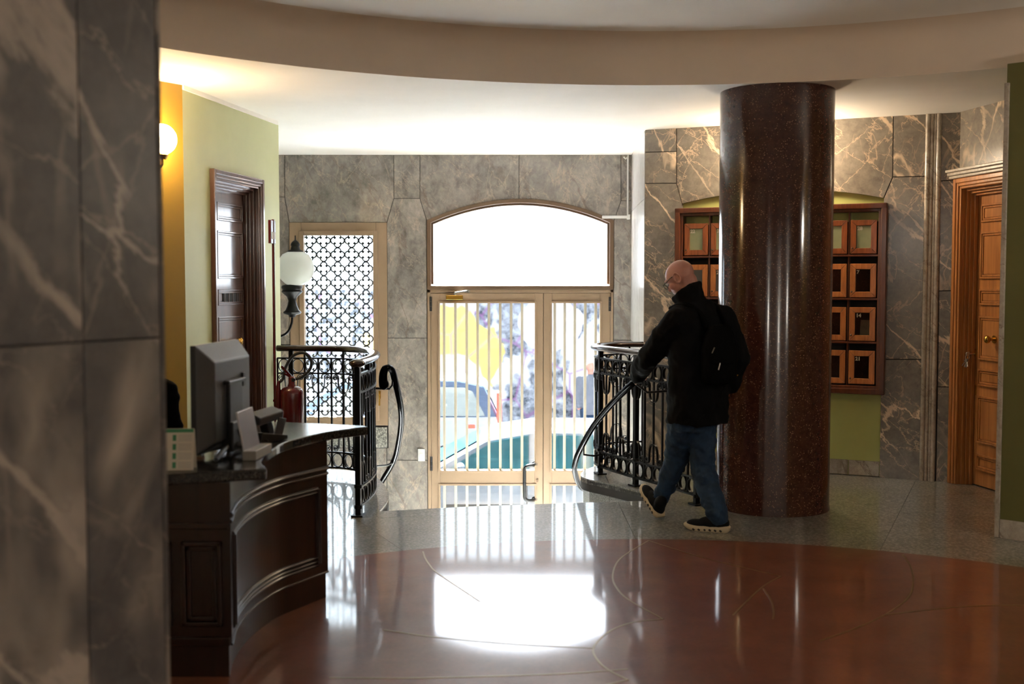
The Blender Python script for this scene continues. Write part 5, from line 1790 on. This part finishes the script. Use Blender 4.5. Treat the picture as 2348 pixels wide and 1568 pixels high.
def car(label, cat, y0, width, low, roof, glass_side, wheels, paint, roofm, glassm, tails, group=None):
    """low / roof: side outlines (x, z) of body and cabin, real metres; near side at y0"""
    T = thing('car', label, cat, (0, y0 + width / 2, ZR))
    hw = width / 2
    vs, fs = [], []
    n = len(low)
    for yy, s_, dz in ((-hw, 0.985, 0.0), (-hw - 0.0, 1.0, 0.0)):
        pass
    mb = MB()
    rows = [(-hw + 0.06, 0.985), (-hw, 1.0), (hw, 1.0), (hw - 0.06, 0.985)]
    mb.wprism([(x, z) for x, z in low], -hw, hw)
    ob('body', mb, paint, T, bev=0.07)
    cx = sum(p[0] for p in roof) / len(roof)
    zb = min(p[1] for p in roof)
    zt = max(p[1] for p in roof)
    vs, fs = [], []
    m = len(roof)
    for side in (-1, 1):
        for x, z in roof:
            k = (z - zb) / (zt - zb)
            vs.append((x, side * (hw - 0.03 - 0.20 * k), z))
    fs = [tuple(range(m)), tuple(range(2 * m - 1, m - 1, -1))] + [((i + 1) % m, i, m + i, m + (i + 1) % m) for i in range(m)]
    ob('cabin', MB().add(vs, fs), roofm, T, bev=0.04)
    for poly in glass_side:
        vs = []
        for yo in (0.012, -0.02):
            for x, z in poly:
                k = (z - zb) / (zt - zb)
                vs.append((x, -(hw - 0.03 - 0.20 * k) - yo, z))
        q = len(poly)
        fs = [tuple(range(q)), tuple(range(2 * q - 1, q - 1, -1))] + [((i + 1) % q, i, q + i, q + (i + 1) % q) for i in range(q)]
        ob('window', MB().add(vs, fs), glassm, T)
    xs = [(roof[0], roof[1]), (roof[-2], roof[-1])]
    for (pa_, pb_) in xs:
        (xa, za), (xb, zb2) = pa_, pb_
        ps = []
        sx = -1 if xa + xb < 2 * cx else 1
        for f in (0.12, 0.88):
            x, z = xa + (xb - xa) * f, za + (zb2 - za) * f
            k = (z - zb) / (zt - zb)
            w_ = hw - 0.14 - 0.20 * k
            ps += [(x + sx * 0.012, -w_, z + 0.012), (x + sx * 0.012, w_, z + 0.012)]
        ob('windscreen', MB().add(ps, [(0, 1, 3, 2)]), glassm, T)
    for x in wheels:
        for s in (-1, 1):
            wl_ = ob('wheel', MB().lathe([(0.17, -0.1), (0.30, -0.1), (0.325, -0.07), (0.325, 0.07), (0.30, 0.1), (0.17, 0.1)], (x, s * (hw - 0.09), 0.325), 28, rot=Matrix.Rotation(PI / 2, 3, 'X')), 'tyre', T, sm=50)
            ob('hub', MB().lathe([(0, -0.085), (0.17, -0.085), (0.19, -0.07), (0.19, 0.07), (0.17, 0.085), (0, 0.085)], (x, s * (hw - 0.085), 0.325), 20, rot=Matrix.Rotation(PI / 2, 3, 'X')), 'steel', wl_, sm=50)
    for (x, y, z, dx, dy, dz) in tails:
        ob('lamp', MB().bb(x - dx / 2, x + dx / 2, y - dy / 2, y + dy / 2, z - dz / 2, z + dz / 2), 'lamp_red', T, bev=0.01)
    xd = wheels[0] * 0.35 + wheels[1] * 0.65
    for x in (xd, wheels[0] * 0.72 + wheels[1] * 0.28):
        ob('door_handle', MB().bb(x - 0.09, x + 0.09, -hw - 0.03, -hw, 0.80, 0.825), 'black_plastic', T, bev=0.006)
    ob('trim_strip', MB().bb(wheels[0] + 0.4, wheels[1] - 0.4, -hw - 0.015, -hw, 0.52, 0.57), 'black_plastic', T, bev=0.004)
    ob('door_gap', MB().bb((wheels[0] + wheels[1]) / 2 - 0.005, (wheels[0] + wheels[1]) / 2 + 0.005, -hw - 0.003, -hw + 0.01, 0.32, 0.90), 'black_plastic', T)
    ob('mirror', MB().ell((roof[0][0] + 0.45, -hw - 0.08, zb + 0.08), (0.06, 0.09, 0.07), None, 12, 8), roofm, T, sm=60)
    return T


car('silver-blue car parked right outside the street door', 'car', 13.15, 1.68,
    [(-1.95, 0.28), (2.35, 0.28), (2.42, 0.55), (2.36, 0.95), (-0.75, 0.95), (-1.75, 0.82), (-1.98, 0.60)],
    [(-1.05, 0.93), (-0.30, 1.33), (0.25, 1.42), (1.15, 1.42), (1.75, 1.32), (2.25, 0.93)],
    [[(-0.80, 0.955), (0.20, 0.955), (0.20, 1.36), (-0.22, 1.29)], [(0.28, 0.955), (1.18, 0.955), (1.15, 1.355), (0.28, 1.36)], [(1.26, 0.955), (1.95, 0.955), (1.62, 1.29), (1.24, 1.345)]],
    (-1.2, 1.55), 'silver_car', 'silver_car', 'car_glass', [(2.40, -0.7, 0.75, 0.06, 0.2, 0.25)])
car('pale blue estate car with slate roof parked across the road', 'car', 17.6, 1.75,
    [(-4.6, 0.3), (-0.25, 0.3), (-0.18, 0.6), (-0.20, 1.08), (-3.3, 1.06), (-4.4, 0.92), (-4.62, 0.6)],
    [(-3.6, 1.05), (-2.75, 1.58), (-2.3, 1.65), (-0.85, 1.64), (-0.45, 1.55), (-0.20, 1.05)],
    [[(-3.2, 1.08), (-2.35, 1.08), (-2.3, 1.52), (-2.65, 1.48)], [(-2.25, 1.08), (-1.25, 1.08), (-1.25, 1.53), (-2.2, 1.53)], [(-1.15, 1.08), (-0.42, 1.08), (-0.62, 1.45), (-0.75, 1.51), (-1.15, 1.52)]],
    (-3.7, -1.0), 'white_car', 'roof_blue', 'car_glass_pale', [(-0.20, -0.72, 1.2, 0.08, 0.28, 0.5), (-0.635, -0.875, 0.92, 0.12, 0.03, 0.06)])

# passer-by in dark clothes far behind the right railing
pb = thing('person', 'passer-by in dark clothes on the far pavement, seen through the door behind the railing', 'person', (1.45, 20.9, ZR))
q = MB()
B0 = Vector((1.45, 20.9, ZR))
q.ell(B0 + Vector((0, 0, 1.62)), (0.08, 0.1, 0.115), None, 16, 12).limb([(B0 + Vector((0, 0, 1.5)), 0.055), (B0 + Vector((0, 0, 1.4)), 0.07)])
q.add(*loft([(B0 + UV * 0.8, 0.16, 0.11), (B0 + UV * 1.1, 0.16, 0.11), (B0 + UV * 1.36, 0.19, 0.11), (B0 + UV * 1.44, 0.08, 0.07)], Vector((0, 1, 0)), Vector((1, 0, 0))))
for s in (-1, 1):
    q.limb([(B0 + Vector((0.2 * s, 0, 1.36)), 0.055), (B0 + Vector((0.24 * s, 0.03, 1.08)), 0.045), (B0 + Vector((0.22 * s, -0.08, 0.84)), 0.035)])
    q.limb([(B0 + Vector((0.09 * s, 0, 0.82)), 0.085), (B0 + Vector((0.09 * s, -0.03 * s, 0.45)), 0.06), (B0 + Vector((0.09 * s, 0.1 * s, 0.07)), 0.045)])
    q.limb([(B0 + Vector((0.09 * s, 0.1 * s + 0.02, 0.045)), 0.045), (B0 + Vector((0.09 * s, 0.1 * s - 0.16, 0.04)), 0.038)])
soft('body', q, 'skin', pb, 0.02, 2)
q = MB().add(*loft([(B0 + UV * 0.72, 0.17, 0.13), (B0 + UV * 1.1, 0.16, 0.13), (B0 + UV * 1.36, 0.19, 0.13), (B0 + UV * 1.47, 0.10, 0.09)], Vector((0, 1, 0)), Vector((1, 0, 0))))
for s in (-1, 1):
    q.limb([(B0 + Vector((0.2 * s, 0, 1.36)), 0.075), (B0 + Vector((0.24 * s, 0.03, 1.08)), 0.065), (B0 + Vector((0.22 * s, -0.08, 0.88)), 0.05)])
soft('coat', q, 'grey_wool', pb, 0.02, 2)
q = MB()
for s in (-1, 1):
    q.limb([(B0 + Vector((0.09 * s, 0, 0.82)), 0.11), (B0 + Vector((0.09 * s, -0.03 * s, 0.45)), 0.08), (B0 + Vector((0.09 * s, 0.1 * s, 0.12)), 0.065)])
soft('trousers', q, 'denim', pb, 0.02, 2)
